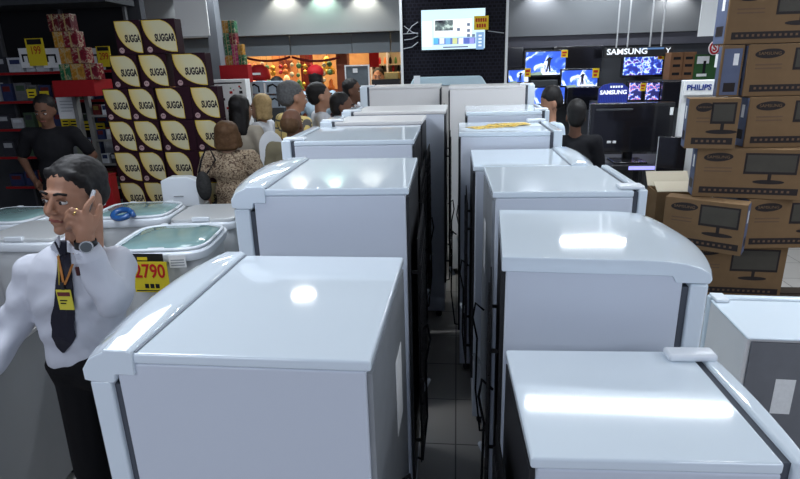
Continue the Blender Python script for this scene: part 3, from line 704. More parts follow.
# pallet below
P = at(684, 300, Y=Yc)
pl = thing('pallet', 'dark pallet under the brown carton stack', 'pallet', (P.x - 0.05, Yc - 0.22, 0))
for i in range(3): MB().box(0, 0.02 + 0.14 * i, 0.30, 1.3, 0.13 + 0.14 * i, 0.337).build('deck_board', mat('old_wood', (0.05, 0.04, 0.03), 0.8), pl)
for x in (0.0, 0.6, 1.2): MB().box(x, 0.02, 0, x + 0.1, 0.41, 0.2995).build('block', mat('old_wood', (0.05, 0.04, 0.03), 0.8), pl)
# open carton flaps at the turned box
P = at(656, 190, Y=Yc + 0.25)
oc = thing('open_carton', 'open pale carton behind the turned carton', 'carton', (P.x, Yc + .22, 0.68))
PALEC = mat('pale_cardboard', (0.45, 0.40, 0.31), 0.8)
b = MB(); b.box(0, 0, 0, 0.3, 0.01, 0.36); b.box(0, 0.2, 0, 0.3, 0.21, 0.36); b.box(0, 0.011, 0, 0.01, 0.199, 0.36); b.box(0.29, 0.011, 0, 0.3, 0.199, 0.36); b.box(0.011, 0.011, 0, 0.289, 0.199, 0.01); b.build('body', CARD, oc)
MB().box(0, 0, 0, 0.3, 0.11, 0.004, m=Matrix.Translation((0, 0.0, 0.362)) @ Matrix.Rotation(0.5, 4, 'X')).build('flap', PALEC, oc)
MB().box(0, 0, 0, 0.3, 0.12, 0.004, m=Matrix.Translation((0, 0.215, 0.362)) @ Matrix.Rotation(0.9, 4, 'X')).build('flap', PALEC, oc)
tag(MB().box(P.x - .02, Yc + .2, 0.28, P.x + .33, Yc + .45, 0.6795).build('support_carton', CARDD), 'plain brown carton under the open pale carton', 'carton')
tag(MB().box(P.x - .02, Yc + .2, 0.0, P.x + .33, Yc + .45, 0.2795).build('support_carton', CARDD), 'plain brown carton on the floor under its twin', 'carton')
#NEXT2

# ================================================================== YELLOW-LEAF APPLIANCE CARTONS (stack on the left)
PLUM = mat('plum_carton', (0.020, 0.005, 0.010), 0.5, noise=0.2, nscale=12)
GOLD = mat('gold_print', (0.60, 0.42, 0.05), 0.5, noise=0.08, nscale=10)
# printed leaf, pale towards its middle (part of the print)
m = bpy.data.materials.new('leaf_print'); m.use_nodes = True; nt = m.node_tree; b = nt.nodes['Principled BSDF']; b.inputs['Roughness'].default_value = 0.45
tc = nt.nodes.new('ShaderNodeTexCoord'); gr = nt.nodes.new('ShaderNodeTexGradient'); gr.gradient_type = 'LINEAR'
mp = nt.nodes.new('ShaderNodeMapping'); mp.inputs['Location'].default_value = (-0.15, 0, 0); mp.inputs['Rotation'].default_value = (0, 0.35, 0); mp.inputs['Scale'].default_value = (5.0, 5.0, 5.0)
r = nt.nodes.new('ShaderNodeValToRGB'); r.color_ramp.elements[0].color = (0.62, 0.42, 0.05, 1); r.color_ramp.elements[1].color = (0.56, 0.52, 0.33, 1); r.color_ramp.elements[1].position = 0.75
nt.links.new(tc.outputs['Object'], mp.inputs['Vector']); nt.links.new(mp.outputs['Vector'], gr.inputs['Vector']); nt.links.new(gr.outputs['Color'], r.inputs['Fac']); nt.links.new(r.outputs['Color'], b.inputs['Base Color'])
LEAFP = m
EMB = mat('emblem_pale_pink', (0.42, 0.28, 0.28), 0.6)
LETTER = mat('letter_dark', (0.02, 0.015, 0.02), 0.5)
def leaf_pts(w_, h_, ins=0.0):
    P = []
    n = 10
    for k in range(n + 1):       # lower left edge, top-left corner to bottom-right corner, sagging
        t_ = k / n; a_ = t_ * PI / 2
        P.append((0.03 + 0.955 * (1 - math.cos(a_)) ** 1.1, 0.975 - 0.945 * math.sin(a_)))
    for k in range(n + 1):       # up the right edge and over to the top
        t_ = k / n
        P.append((0.985 - 0.40 * (t_ ** 4.0), 0.03 + 0.945 * (1 - (1 - t_) ** 1.25)))
    P = [(0.03 + (x - 0.03), z) for x, z in P]
    cx, cz = 0.62, 0.55
    return [((cx + (x - cx) * (1 - ins)) * w_, (cz + (z - cz) * (1 - ins)) * h_) for x, z in P]
def leaf_carton(w_, h_, d_, word, full=None):
    t = bpy.data.objects.new('appliance_carton', None); COL.objects.link(t)
    MB().box(0, 0, 0, full or w_, d_, h_).build('body', PLUM, t, bevel=0.003)
    T = Matrix.Rotation(PI / 2, 4, 'X')
    lf = MB().prism(leaf_pts(w_, h_), 0, 0.001, m=Matrix.Translation((0, -0.0003, 0)) @ T).build('printed_leaf', GOLD, t)
    MB().prism(leaf_pts(w_, h_, 0.05), 0.0, 0.0006, m=Matrix.Translation((0, -0.0015, 0)) @ T).build('leaf_center', LEAFP, lf)
    tx_ = text(word, h_ * 0.29, (w_ * 0.655, -0.0024, h_ * 0.45), FRONT, LETTER, t, extrude=0.0004, bold=0.0036)
    tx_.scale.x = w_ * 0.60 / max(0.01, max(v.co.x for v in tx_.data.vertices) - min(v.co.x for v in tx_.data.vertices))
    ex, ez, er = w_ * 0.17, h_ * 0.12, h_ * 0.085
    b = MB(); b.prism([(ex + er * math.cos(a_), ez + er * math.sin(a_)) for a_ in [2 * PI * k / 20 for k in range(20)]], 0, 0.0008, m=Matrix.Translation((0, -0.0003, 0)) @ T)
    em_ = b.build('round_emblem', EMB, t)
    MB().tube([(ex - er * .6, -0.0012, ez - er * .2), (ex - er * .2, -0.0012, ez + er * .45), (ex + er * .1, -0.0012, ez), (ex + er * .6, -0.0012, ez + er * .3)], er * .12, n=5).build('emblem_stroke', PLUM, em_)
    return t
Ys = 4.75
XC = [at(x, 120, Y=Ys).x for x in (108, 133, 159.5, 194)]
ZR = [at(135, y, Y=Ys).z for y in (19.5, 53, 86, 119.5, 151, 182)]
hrow = (ZR[0] - ZR[5]) / 5
zb0 = ZR[0] - 0.0
protoN = leaf_carton(XC[1] - XC[0] - 0.004, hrow - 0.003, 0.12, 'SUGGA'); protoW = leaf_carton(0.245, hrow - 0.003, 0.12, 'SUGGA'); protoM = leaf_carton(0.245, hrow - 0.003, 0.12, 'SUGGA', full=XC[3] - XC[2] - 0.004); protoE = leaf_carton(0.30, hrow - 0.003, 0.12, 'SUGGAR')
used = {}
ordn = ['topmost', 'second', 'third', 'fourth', 'fifth', 'sixth', 'seventh', 'eighth', 'lowest']
nrow = int(zb0 // hrow) ; zbase = zb0 - nrow * hrow
def place_leaf(proto, key, x, y, z, label, yaw=0):
    if key not in used: o = proto; used[key] = 1
    else: o = copy_tree(proto)
    o.location = (x, y, z); o.rotation_euler = (0, 0, yaw); tag(o, label, 'carton', 'yellow leaf cartons in the tall stack')
rows = []
for r_ in range(nrow):
    z = zb0 - (r_ + 1) * hrow
    if r_ == 0: cols = [(at(116, 40, Y=Ys).x, 'N'), (at(143, 40, Y=Ys).x, 'E')]
    elif r_ == 1: cols = [(at(111, 70, Y=Ys).x, 'W'), (at(140, 70, Y=Ys).x, 'W'), (at(173, 70, Y=Ys).x, 'E')]
    elif r_ == 2: cols = [(XC[0] - .005, 'N'), (XC[1] - .003, 'N'), (XC[2], 'M'), (XC[3], 'W')]
    else: cols = [(XC[0], 'N'), (XC[1], 'N'), (XC[2], 'M'), (XC[3], 'W')]
    names = {2: ['left', 'right'], 3: ['left', 'middle', 'right'], 4: ['leftmost', 'second', 'third', 'rightmost']}[len(cols)]
    for i, (x, kk) in enumerate(cols):
        k2 = kk
        rowname = ordn[r_] if r_ < nrow - 1 else 'lowest'
        place_leaf({'N': protoN, 'W': protoW, 'E': protoE, 'M': protoM}[k2], k2, x, Ys - 0.012 * (3 - i) * 0, z + 0.0015 - zbase * 0, '%s plum carton with yellow leaf in the %s row of the stack' % (names[i], rowname))
tag(MB().box(XC[0] - 0.02, Ys - 0.02, 0, XC[3] + 0.26, Ys + 0.16, zbase + 0.0005).build('low_plinth', MIDGREY), 'low grey plinth under the plum cartons', 'plinth')

# ================================================================== LEFT: wall shelving, gift table, gondola
SHM = mat('shelf_metal', (0.10, 0.10, 0.105), 0.5); RED = mat('signal_red', (0.28, 0.012, 0.015), 0.5, noise=0.1); YEL = mat('price_yellow', (0.70, 0.55, 0.03), 0.5)
YS = 5.9
xa = at(-25, 60, Y=YS).x; xb = at(112, 60, Y=YS).x
sh = thing('wall_shelving', 'dark wall shelving full of small boxed gadgets', 'shelving', (xa, YS, 0))
L_ = xb - xa
zs = [at(60, y, Y=YS).z for y in (71, 100, 128, 156, 186)]
for z in zs + [0.12]:
    f = MB().box(0, 0, z - 0.03, L_, 0.4, z).build('shelf', SHM, sh)
    MB().box(0.003, -0.006, z - 0.028, L_ - 0.003, -0.0005, z - 0.002).build('price_strip', RED, f)
for x in (0, L_ * .5, L_ - 0.03): MB().box(x, 0.401, 0, x + 0.03, 0.44, 2.7).build('upright', SHM, sh)
MB().box(0, 0.445, 0, L_, 0.455, 2.75).build('backboard', BLACKM, sh)
MB().box(-0.02, -0.1, 2.66, L_ + 0.1, 0.44, 2.72).build('canopy', DARKGREY, sh)
LT = mat('shelf_tube_lamp', (0.8, 0.85, 0.9), 0.4, emit=(0.85, 0.92, 1), es=1.5)
v = at(22, 21, Y=YS); v2 = at(46, 23, Y=YS)
cols_ = [mat('pack_%d' % i, c, 0.5, noise=0.3, nscale=25) for i, c in enumerate(((0.04, 0.04, 0.05), (0.03, 0.04, 0.10), (0.12, 0.12, 0.13), (0.35, 0.36, 0.38), (0.12, 0.02, 0.02), (0.05, 0.08, 0.05), (0.50, 0.52, 0.55), (0.22, 0.17, 0.04)))]
onm = ['upper', 'second', 'middle', 'fourth', 'low', 'bottom']
cnm = ['black', 'navy', 'dark grey', 'grey', 'dark red', 'dark green', 'pale grey', 'brown']
rnd = random.Random(3)
seen = {}
for si, z in enumerate(zs):
    x = xa + 0.05; k = 0
    while x < xb - 0.16:
        w_ = rnd.uniform(0.09, 0.17); h_ = rnd.uniform(0.11, 0.2)
        ci = rnd.choice([0, 1, 2, 3, 4, 5, 6, 7, 0, 1, 2]) if si else rnd.choice([3, 6, 2, 0, 6])
        px_ = 400 + 0
        o = thing('boxed_gadget', '', 'box', (x, YS + 0.03, z + 0.001), rnd.uniform(-.05, .05), 'small packs on the dark wall shelving')
        k += 1
        o['label'] = '%s pack number %d along the %s shelf of the wall shelving' % (cnm[ci], k, onm[si])
        MB().box(0, 0, 0, w_, 0.1, h_).build('pack', cols_[ci], o)
        MB().box(w_ * .15, -0.002, h_ * .55, w_ * .85, -0.0003, h_ * .85).build('print', cols_[(ci + 3) % 8], o)
        x += w_ + rnd.uniform(0.015, 0.05)
ords = ['first', 'second', 'third', 'fourth', 'fifth', 'sixth', 'seventh', 'eighth', 'ninth', 'tenth', 'eleventh', 'twelfth', 'thirteenth', 'fourteenth', 'fifteenth']
for o in COL.objects:
    if o.name.startswith('boxed_gadget'):
        n_ = int(o['label'].split('number ')[1].split()[0]); o['label'] = o['label'].replace('pack number %d along' % n_, 'pack, %s from the left on' % ords[n_ - 1])
def sign_px(name, label, x0, y0, x1, y1, Y, m_, tilt=0.0, cat='sign', prt=None):
    A = at(x0, y1, Y=Y); B = at(x1, y0, Y=Y)
    t = thing(name, label, cat, (A.x, Y, A.z)); w_, h_ = B.x - A.x, B.z - A.z
    MB().box(0, 0, 0, w_, 0.006, h_).build('board', m_, t)
    if prt: 
        b = MB()
        for (a_, c_, d_, e_) in prt[1]: b.box(w_ * a_, -0.002, h_ * c_, w_ * d_, -0.0003, h_ * e_)
        b.build('print', prt[0], t)
    return t, w_, h_
REDP = mat('print_red', (0.45, 0.02, 0.02), 0.5)
t, a, c = sign_px('price_sign', 'yellow price sign rising from the upper shelf, at its left', 30, 38, 42, 66, YS - 0.03, YEL, prt=(BLACKM, [(.1, .78, .9, .97)]))
text('199', 0.12, (a / 2, -0.0025, c * .55), FRONT, REDP, t, sx=.7)
t, a, c = sign_px('price_sign', 'yellow price sign on the upper shelf near the leaf cartons', 99, 46, 109, 67, YS - 0.03, YEL, prt=(BLACKM, [(.1, .78, .9, .97)]))
text('299', 0.10, (a / 2, -0.0025, c * .5), FRONT, REDP, t, sx=.7)
for i, (x0, x1) in enumerate(((44, 58), (22, 29), (92, 98))):
    sign_px('hanging_pack', ['white pack showing a black cable, right of the tall yellow sign', 'white pack left of the tall yellow sign', 'white pack left of the second yellow sign'][i], x0, 48, x1, 68, YS - 0.02, PAPER, cat='pack', prt=(BLACKM, [(.2, .3, .35, .7), (.35, .6, .8, .7), (.7, .25, .8, .6)]))
for i, (x0, y0) in enumerate(((28, 89), (41, 91), (62, 118), (70, 118), (84, 121), (97, 123))):
    sign_px('shelf_tag', 'small yellow shelf tag, %s from the left of the shelving' % ords[i], x0, y0, x0 + 7, y0 + 9, YS - 0.035, YEL, cat='price tag', prt=(BLACKM, [(.2, .2, .8, .35), (.2, .55, .8, .7)]))
# gondola in front: grey posts, dark bins, paper sign
YG = 5.46
A = at(84, 100, Y=YG); 
go = thing('gondola_rack', 'grey slanted gondola rack beside the plum cartons', 'rack', (A.x, YG, 0))
GP = mat('gondola_grey', (0.22, 0.22, 0.21), 0.5)
MB().box(0, 0, 0, 0.045, 0.045, A.z + 0.05).build('post', GP, go); MB().box(0.36, 0, 0, 0.39, 0.045, A.z).build('post', GP, go)
for z in (0.55, 0.80, 1.05, 1.3, 1.55): MB().box(0.046, 0.0, z - 0.02, 0.359, 0.35, z).build('shelf', GP, go)
MB().box(0.046, 0.36, 0.02, 0.359, 0.37, A.z).build('backboard', BLACKM, go)
for si, z in enumerate((0.55, 0.80, 1.05, 1.3, 1.55)):
    for k in range(3):
        ci = (si * 3 + k * 2) % 8
        o = thing('small_pack', '%s of three small packs on the gondola shelf, %s shelf from the floor' % (['left', 'middle', 'right'][k], ords[si]), 'pack', (A.x + 0.06 + 0.1 * k, YG + 0.02, z + 0.001), 0.1 * k, 'small packs on the grey gondola')
        MB().box(0, 0, 0, 0.075, 0.06, 0.10).build('pack', cols_[ci] if (si, k) != (0, 2) else YEL, o); MB().box(0.01, -0.002, 0.05, 0.065, -0.0003, 0.09).build('print', cols_[(ci + 3) % 8], o)
sign_px('paper_notice', 'white printed notice beside the man in black', 60, 97, 76, 119, 5.4, PAPER, cat='notice', prt=(MIDGREY, [(.15, .8, .85, .83), (.15, .65, .85, .68), (.15, .5, .85, .53), (.15, .35, .7, .38)]))
t, a, c = sign_px('grey_stand_board', 'grey board with green paper, right of the man in black', 66, 139, 90, 166, 5.2, MIDGREY, cat='board')
MB().box(a * .5, -0.002, c * .1, a * .9, -0.0003, c * .95).build('green_paper', mat('pale_green_paper', (0.30, 0.36, 0.26), 0.7), t)
MB().box(a * .4, 0.01, -t.location.z, a * .6, 0.05, c * .8).build('post', GP, t)
A = at(97, 190, Y=4.62)
pb = thing('red_plinth', 'red plinth on the floor beside the plum cartons', 'plinth', (A.x, 4.55, 0)); B = at(104, 176, Y=4.55)
MB().box(0, 0, 0, 0.19, 0.1, B.z + 0.0).build('body', RED, pb, bevel=0.005); MB().box(-0.005, -0.005, B.z + 0.0005, 0.195, 0.105, B.z + 0.01).build('rim', RED, pb)
# gift table 1
def gifts(px0, px1, rows_, Y, ybase, where, group):
    cg = {'r': (0.16, 0.01, 0.02), 'g': (0.02, 0.12, 0.05), 'o': (0.36, 0.17, 0.02), 'p': (0.4, 0.04, 0.13), 'd': (0.10, 0.008, 0.012)}
    nm = {'r': 'red', 'g': 'green', 'o': 'gold', 'p': 'pink', 'd': 'dark red'}
    z = at((px0 + px1) / 2, ybase, Y=Y).z
    for ri, (xs_, h_px, cs_) in enumerate(rows_):
        h_ = h_px * Y / FPX * 1.03
        for i, c in enumerate(cs_):
            A = at(xs_[i], ybase - 10, Y=Y).x; B = at(xs_[i + 1], ybase - 10, Y=Y).x
            o = thing('gift_box', '%s wrapped gift, %s in the %s layer %s' % (nm[c], ords[i], ['bottom', 'second', 'third', 'fourth', 'fifth'][ri], where), 'gift box', (A + 0.003, Y, z + 0.001), 0, group)
            wm = ramp_mat('gift_wrap_' + c, [(0.3, tuple(v * .6 for v in cg[c])), (0.5, cg[c]), (0.6, (0.35, 0.3, 0.2)), (0.66, cg[c])], 22, rough=0.25, dist=1)
            w_ = B - A - 0.006
            MB().box(0, 0, 0, w_, 0.10, h_ - 0.003).build('wrapped_box', wm, o, bevel=0.004)
            MB().box(w_ * .44, -0.002, 0, w_ * .54, -0.0003, h_ - 0.003).build('ribbon', mat('gift_ribbon', (0.30, 0.22, 0.08), 0.3), o)
        z += h_
    return z
Yg = 5.15
A = at(57, 97, Y=Yg); B = at(98, 97, Y=Yg); zt = at(78, 80, Y=Yg).z
gt = thing('red_gift_table', 'dark red gift counter beside the plum cartons', 'counter', (A.x, Yg - 0.03, 0))
MB().box(0, 0, A.z, B.x - A.x, 0.3, zt).build('top_box', RED, gt, bevel=0.004)
for x in (0.01, B.x - A.x - 0.05): MB().box(x, 0.22, 0, x + 0.04, 0.28, A.z).build('leg', GP, gt)
gifts(57, 98, [((59, 70, 84, 98), 15.5, 'gor'), ((62, 74, 90), 15, 'or'), ((59, 69, 84), 15, 'or'), ((57, 68, 80), 16, 'dd')], Yg, 80.0, 'on the dark red counter', 'gift boxes on the dark red counter')
# gifts 2
Yg2 = 6.29
A = at(222, 83, Y=Yg2); B = at(250, 83, Y=Yg2); zt = at(236, 65, Y=Yg2).z
gt = thing('red_gift_table', 'bright red gift counter behind the white product display', 'counter', (A.x, Yg2 - 0.03, 0))
MB().box(0, 0, A.z, B.x - A.x, 0.14, zt).build('top_box', RED, gt, bevel=0.004)
for x in (0.01, B.x - A.x - 0.05): MB().box(x, 0.08, 0, x + 0.04, 0.12, A.z).build('leg', GP, gt)
gifts(222, 250, [((225, 232, 238, 244), 9, 'opg'), ((225, 232, 238, 243), 10, 'gpo'), ((225, 231, 237.5), 10, 'gr'), ((225, 231, 237.5), 11, 'og')], Yg2, 65.0, 'on the bright red counter', 'gift boxes on the bright red counter')

# white product displays with pictures
def poster_stand(label, x0, y0, x1, y1, Y, prints, d_=0.2):
    A = at(x0, y1, Y=Y); B = at(x1, y0, Y=Y); w_, h_ = B.x - A.x, B.z - A.z
    t = thing('product_display', label, 'display', (A.x, Y, 0))
    MB().box(0, 0, 0, w_, d_, A.z).build('plinth', PAPER, t)
    MB().box(0, 0, A.z + 0.0005, w_, d_, B.z).build('display_box', PAPER, t, bevel=0.003)
    return t, A, B, w_, h_
Yd = 6.05
t, A, B, w_, h_ = poster_stand('white display box printed with small red and black pictures', 212, 79, 245, 121, Yd, None, 0.14)
pr = random.Random(5)
for i in range(26):
    u = .06 + .8 * pr.random(); v = .1 + .75 * pr.random(); s_ = pr.uniform(.03, .09)
    MB().box(w_ * u, -0.002, A.z + h_ * v, w_ * (u + s_), -0.0003, A.z + h_ * (v + s_ * .8)).build('picture', [REDP, BLACKM, MIDGREY, mat('print_green', (0.1, 0.25, 0.08), 0.5)][i % 4], t)
MB().box(w_ * .08, -0.002, A.z + h_ * .90, w_ * .9, -0.0003, A.z + h_ * .93).build('text_line', BLACKM, t)
bl = mat('picture_blue_grey', (0.30, 0.36, 0.42), 0.5, noise=0.3, nscale=8)
for (nm, x0, y0, x1, y1) in (('upper left', 245, 81, 263, 94), ('upper right', 263.5, 81, 281, 94), ('lower left', 247, 95, 265, 108), ('lower right', 265.5, 95, 283, 108)):
    Y = 6.45; A = at(x0, y1, Y=Y); B = at(x1, y0, Y=Y); w_, h_ = B.x - A.x - .006, B.z - A.z - .004
    t = thing('pictured_carton', '%s pale carton with dark appliance pictures behind the seated shoppers' % nm, 'carton', (A.x, Y, A.z), 0, 'pale pictured cartons')
    MB().box(0, 0, 0, w_, 0.3, h_).build('body', bl, t)
    MB().prism([(w_ * .2, h_ * .1), (w_ * .3, h_ * .1), (w_ * .33, h_ * .55), (w_ * .55, h_ * .7), (w_ * .72, h_ * .5), (w_ * .72, h_ * .1), (w_ * .82, h_ * .1), (w_ * .8, h_ * .6), (w_ * .55, h_ * .85), (w_ * .25, h_ * .7)], 0, 0.001, m=Matrix.Translation((0, -0.0003, 0)) @ Matrix.Rotation(PI / 2, 4, 'X')).build('printed_appliance', BLACKM, t)
    MB().box(w_ * .05, -0.0015, h_ * .05, w_ * .15, -0.0003, h_ * .9).build('print', PAPER, t)
A = at(246, 108, Y=6.45); B = at(284, 108, Y=6.45)
tag(MB().box(A.x, 6.44, 0, B.x, 6.75, A.z - 0.004).build('stock_table', DARKGREY), 'dark stock table under the pale pictured cartons', 'table')

# ================================================================== SHOP ACROSS (warm)
OCH = ramp_mat('ochre_wallpaper', [(0.3, (0.42, 0.20, 0.08)), (0.6, (0.55, 0.30, 0.12)), (0.8, (0.35, 0.13, 0.05))], 2.5, rough=0.7)
YQ = 10.6
structure(MB().box(-7.5, YQ, 0, -0.3, YQ + 0.1, CEIL).build('wall_shop', OCH))
structure(MB().box(-7.6, 8.3, 0, -7.5, YQ, CEIL).build('wall_shop_left', OCH))
structure(MB().box(-0.4, 8.8, 0, -0.3, YQ, CEIL).build('wall_shop_right', mat('cream_wall', (0.55, 0.47, 0.33), 0.7)))
al = area((-3.3, 9.3, CEIL - 0.05), 4.5, 0.8, 150, color=(1.0, 0.78, 0.5))
WOOD = mat('red_brown_wood', (0.20, 0.06, 0.035), 0.5, noise=0.2, nscale=5)
A = at(336, 60, Y=8.9); B = at(347, 60, Y=8.9)
tag(MB().box(A.x, 8.9, 0, B.x, 9.1, 2.9).build('wooden_pillar', WOOD), 'red brown pillar at the ornament shop entrance', 'pillar')
A = at(205, 60, Y=9.3); B = at(243, 60, Y=9.3)
tag(MB().box(A.x, 9.3, 0, B.x, 9.35, 2.3).build('wooden_screen', WOOD), 'red brown screen behind the bright red gift counter', 'screen')
A = at(272, 60, Y=9.6); B = at(296, 60, Y=9.6)
tag(MB().box(A.x, 9.6, 0, B.x, 9.66, 2.45).build('orange_partition', mat('orange_panel', (0.55, 0.24, 0.10), 0.6)), 'orange partition carrying a dark star', 'partition')
A = at(300, 60, Y=9.7); B = at(312, 60, Y=9.7)
tag(MB().box(A.x, 9.7, 0, B.x, 9.76, 2.45).build('maroon_partition', mat('maroon_panel', (0.12, 0.02, 0.02), 0.6)), 'maroon partition right of the dark star', 'partition')
v = at(286, 63, Y=9.6)
b = MB(); b.prism([((0.13 if k % 2 == 0 else 0.05) * math.sin(PI * k / 5), (0.13 if k % 2 == 0 else 0.05) * math.cos(PI * k / 5)) for k in range(10)], 0, 0.03, m=Matrix.Rotation(PI / 2, 4, 'X'))
tag(b.build('star_ornament', mat('star_brown', (0.16, 0.04, 0.03), 0.4), loc=(v.x, 9.599, v.z)), 'dark red star ornament on the orange partition', 'ornament')
def swag(x0, x1, y0, sag, lab):
    pts = []
    for k in range(15):
        t_ = k / 14; pts.append(at(x0 + (x1 - x0) * t_, y0 + sag * 4 * t_ * (1 - t_), Y=8.66))
    tag(MB().tube(pts, 0.018, n=7).build('garland', mat('garland_red', (0.10, 0.01, 0.01), 0.6, noise=0.4, nscale=40), smooth=True), lab, 'garland', 'garlands across the shop entrance')
swag(244, 290, 57, 4, 'dark garland swagged across the shop entrance, left of the star'); swag(292, 340, 57, 4, 'dark garland swagged across the shop entrance, right of the star')
pr = random.Random(11)
OC = [mat('bauble_gold', (0.7, 0.42, 0.06), 0.25, metal=0.6), mat('bauble_red', (0.5, 0.02, 0.03), 0.25), mat('bauble_orange', (0.75, 0.22, 0.04), 0.3), mat('bauble_cream', (0.75, 0.6, 0.35), 0.4), mat('bauble_green', (0.08, 0.2, 0.06), 0.3)]
for i in range(44):
    px = 243 + (i % 15) * 6.2 + pr.uniform(-1, 1); py = 66 + (i // 15) * 8 + pr.uniform(-2.5, 2.5); Y = 8.8 + 0.07 * (i // 15); v = at(px, py, Y=Y)
    o = MB().ell((0, 0, 0), (1, 1, 1), seg=12, ring=8); r_ = pr.uniform(0.03, 0.046)
    for vv in o.bm.verts: vv.co *= r_
    o.tube([(0, 0, r_ * .9), (0, 0, r_ * 1.3)], r_ * .18, n=6)
    o.tube([(0, 0, r_ * 1.25), (0, 0, CEIL - 0.001 - v.z)], 0.002, n=4)
    tag(o.build('bauble', OC[i % 5], loc=tuple(v), smooth=True), 'small hanging bauble inside the warm lit ornament shop', 'bauble', 'hanging baubles in the ornament shop')
# display tables with figures
A = at(240, 92, Y=9.0); B = at(334, 92, Y=9.0)
tb = thing('shop_counter', 'low brown counter across the ornament shop front', 'counter', (A.x, 9.0, 0)); MB().box(0, 0, A.z - 0.05, B.x - A.x, 0.4, A.z).build('counter_top', WOOD, tb); MB().box(0.03, 0.03, 0, B.x - A.x - 0.03, 0.37, A.z - 0.0505).build('front', WOOD, tb)
for i, (px, w_, h_, c) in enumerate(((252, .16, .18, 2), (264, .2, .3, 1), (276, .14, .2, 0), (287, .16, .24, 3), (299, .15, .15, 4), (321, .15, .16, 0), (331, .10, .16, 2))):
    v = at(px, 92, Y=9.15)
    f_ = MB().lathe([(w_ * .5, 0), (w_ * .55, h_ * .2), (w_ * .3, h_ * .55), (w_ * .36, h_ * .75), (w_ * .2, h_ * .95), (0.01, h_)], n=16)
    tag(f_.build('shop_figurine', OC[c], loc=(v.x, 9.2, A.z + 0.001), smooth=True), '%s festive figurine on the brown shop counter, %s from the left' % (['orange', 'red', 'gold', 'cream', 'green', 'gold', 'orange'][i], ords[i]), 'figurine', 'figurines on the shop counter')
# yellow bell-shaped plush and red domes
for i, (px, py) in enumerate(((259, 72),)):
    Y = 8.6; v = at(px, py, Y=Y)
    t = thing('red_dome_stand', 'red dome-topped stand behind the bright red gift counter', 'stand', (v.x, Y, 0))
    MB().lathe([(0.06, 0), (0.06, v.z - 0.12)], n=14).build('column', RED, t); MB().lathe([(0.16, v.z - 0.12), (0.17, v.z - 0.06), (0.14, v.z + 0.05), (0.07, v.z + 0.1), (0.01, v.z + 0.11)], n=20).build('dome', RED, t, smooth=True)
    MB().box(-0.08, -0.175, v.z - 0.04, 0.08, -0.165, v.z - 0.01).build('white_mark', PAPER, t)
v = at(327, 64, Y=9.15)
t = thing('yellow_lantern', 'yellow bell-shaped lantern hanging in the shop entrance', 'lantern', (v.x, 9.15, v.z))
MB().lathe([(0.12, -0.16), (0.13, -0.10), (0.07, 0.0), (0.05, 0.08), (0.02, 0.12)], n=16).build('shade', OC[0], t, smooth=True); MB().tube([(0, 0, 0.11), (0, 0, CEIL - v.z - 0.001)], 0.004, n=5).build('cord', BLACKM, t)
v = at(604 - 10, 60, Y=8.6)
A = at(369, 56, Y=9.0); B = at(379, 67, Y=9.0)
tag(MB().box(A.x, 9.0, B.z, B.x, 9.03, CEIL - 0.001).build('red_banner', mat('banner_red', (0.55, 0.02, 0.02), 0.6)), 'red banner hanging at the right of the shop entrance', 'banner')
# white-framed grey board
Y = 6.9; A = at(345.5, 84, Y=Y); B = at(369, 64.5, Y=Y)
t = thing('framed_board', 'grey board with white frame standing behind the left row', 'board', (A.x, Y, 0)); w_ = B.x - A.x
MB().box(0.015, 0, 0.3, w_ - 0.015, 0.03, B.z - 0.015).build('panel', mat('slate_panel', (0.12, 0.14, 0.155), 0.5, noise=0.25, nscale=25), t)
b = MB(); b.box(0, -0.006, 0.3, 0.0145, 0.036, B.z); b.box(w_ - 0.0145, -0.006, 0.3, w_, 0.036, B.z); b.box(0.0145, -0.006, B.z - 0.0145, w_ - 0.0145, 0.036, B.z); b.build('frame', PAPER, t)
MB().box(w_ * .33, -0.003, B.z - 0.09, w_ * .52, -0.0005, B.z - 0.04).build('label', PAPER, t)
for x in (0.05, w_ - 0.08): MB().box(x, 0.005, 0, x + 0.03, 0.025, 0.2995).build('leg', PAPER, t)
# cream shelves to the right of the shop
Y = 9.6; A = at(371, 84, Y=Y); B = at(400, 56, Y=Y)
cr = mat('cream_wall', (0.55, 0.47, 0.33), 0.7)
t = thing('cream_shelving', 'cream shelving with small goods right of the shop entrance', 'shelving', (A.x, Y, 0)); w_ = B.x - A.x + 0.25
MB().box(0, 0.3, 0, w_, 0.32, 2.9).build('backboard', cr, t)
for x in (0, w_ * .36, w_ * .78): MB().box(x, 0, 0, x + 0.03, 0.3, 2.9).build('upright', PAPER, t)
zz = [at(385, y, Y=Y).z for y in (64, 72, 82)]
for z in zz: MB().box(0.03, 0.02, z - 0.02, w_, 0.29, z).build('shelf', cr, t)
for i in range(14):
    z = zz[i % 2]; x = A.x + 0.06 + 0.045 * i
    tag(MB().lathe([(0.015, 0), (0.025, 0.02), (0.02, 0.08), (0.008, 0.11)], (x, Y + 0.1, z + 0.001), n=10).build('shelf_trinket', OC[(i * 3) % 5] if i % 3 else BLACKM, smooth=True), 'small trinket on the cream shelving right of the shop entrance', 'trinket', 'trinkets on the cream shelving')
Y = 8.75; A = at(372, 90, Y=Y); B = at(400, 79, Y=Y)
tag(MB().box(A.x, Y, 0, B.x, Y + 0.3, B.z).build('black_counter', BLACK), 'black counter before the cream shelving', 'counter')
A = at(384, 79, Y=Y); B2 = at(398, 73, Y=Y)
tag(MB().box(A.x, Y + .05, B.z + 0.001, B2.x, Y + .25, B2.z + .01).build('wicker_box', mat('wicker_yellow', (0.5, 0.36, 0.14), 0.7, noise=0.3, nscale=40), bevel=0.01), 'yellow wicker box on the black counter', 'box')
#NEXT3

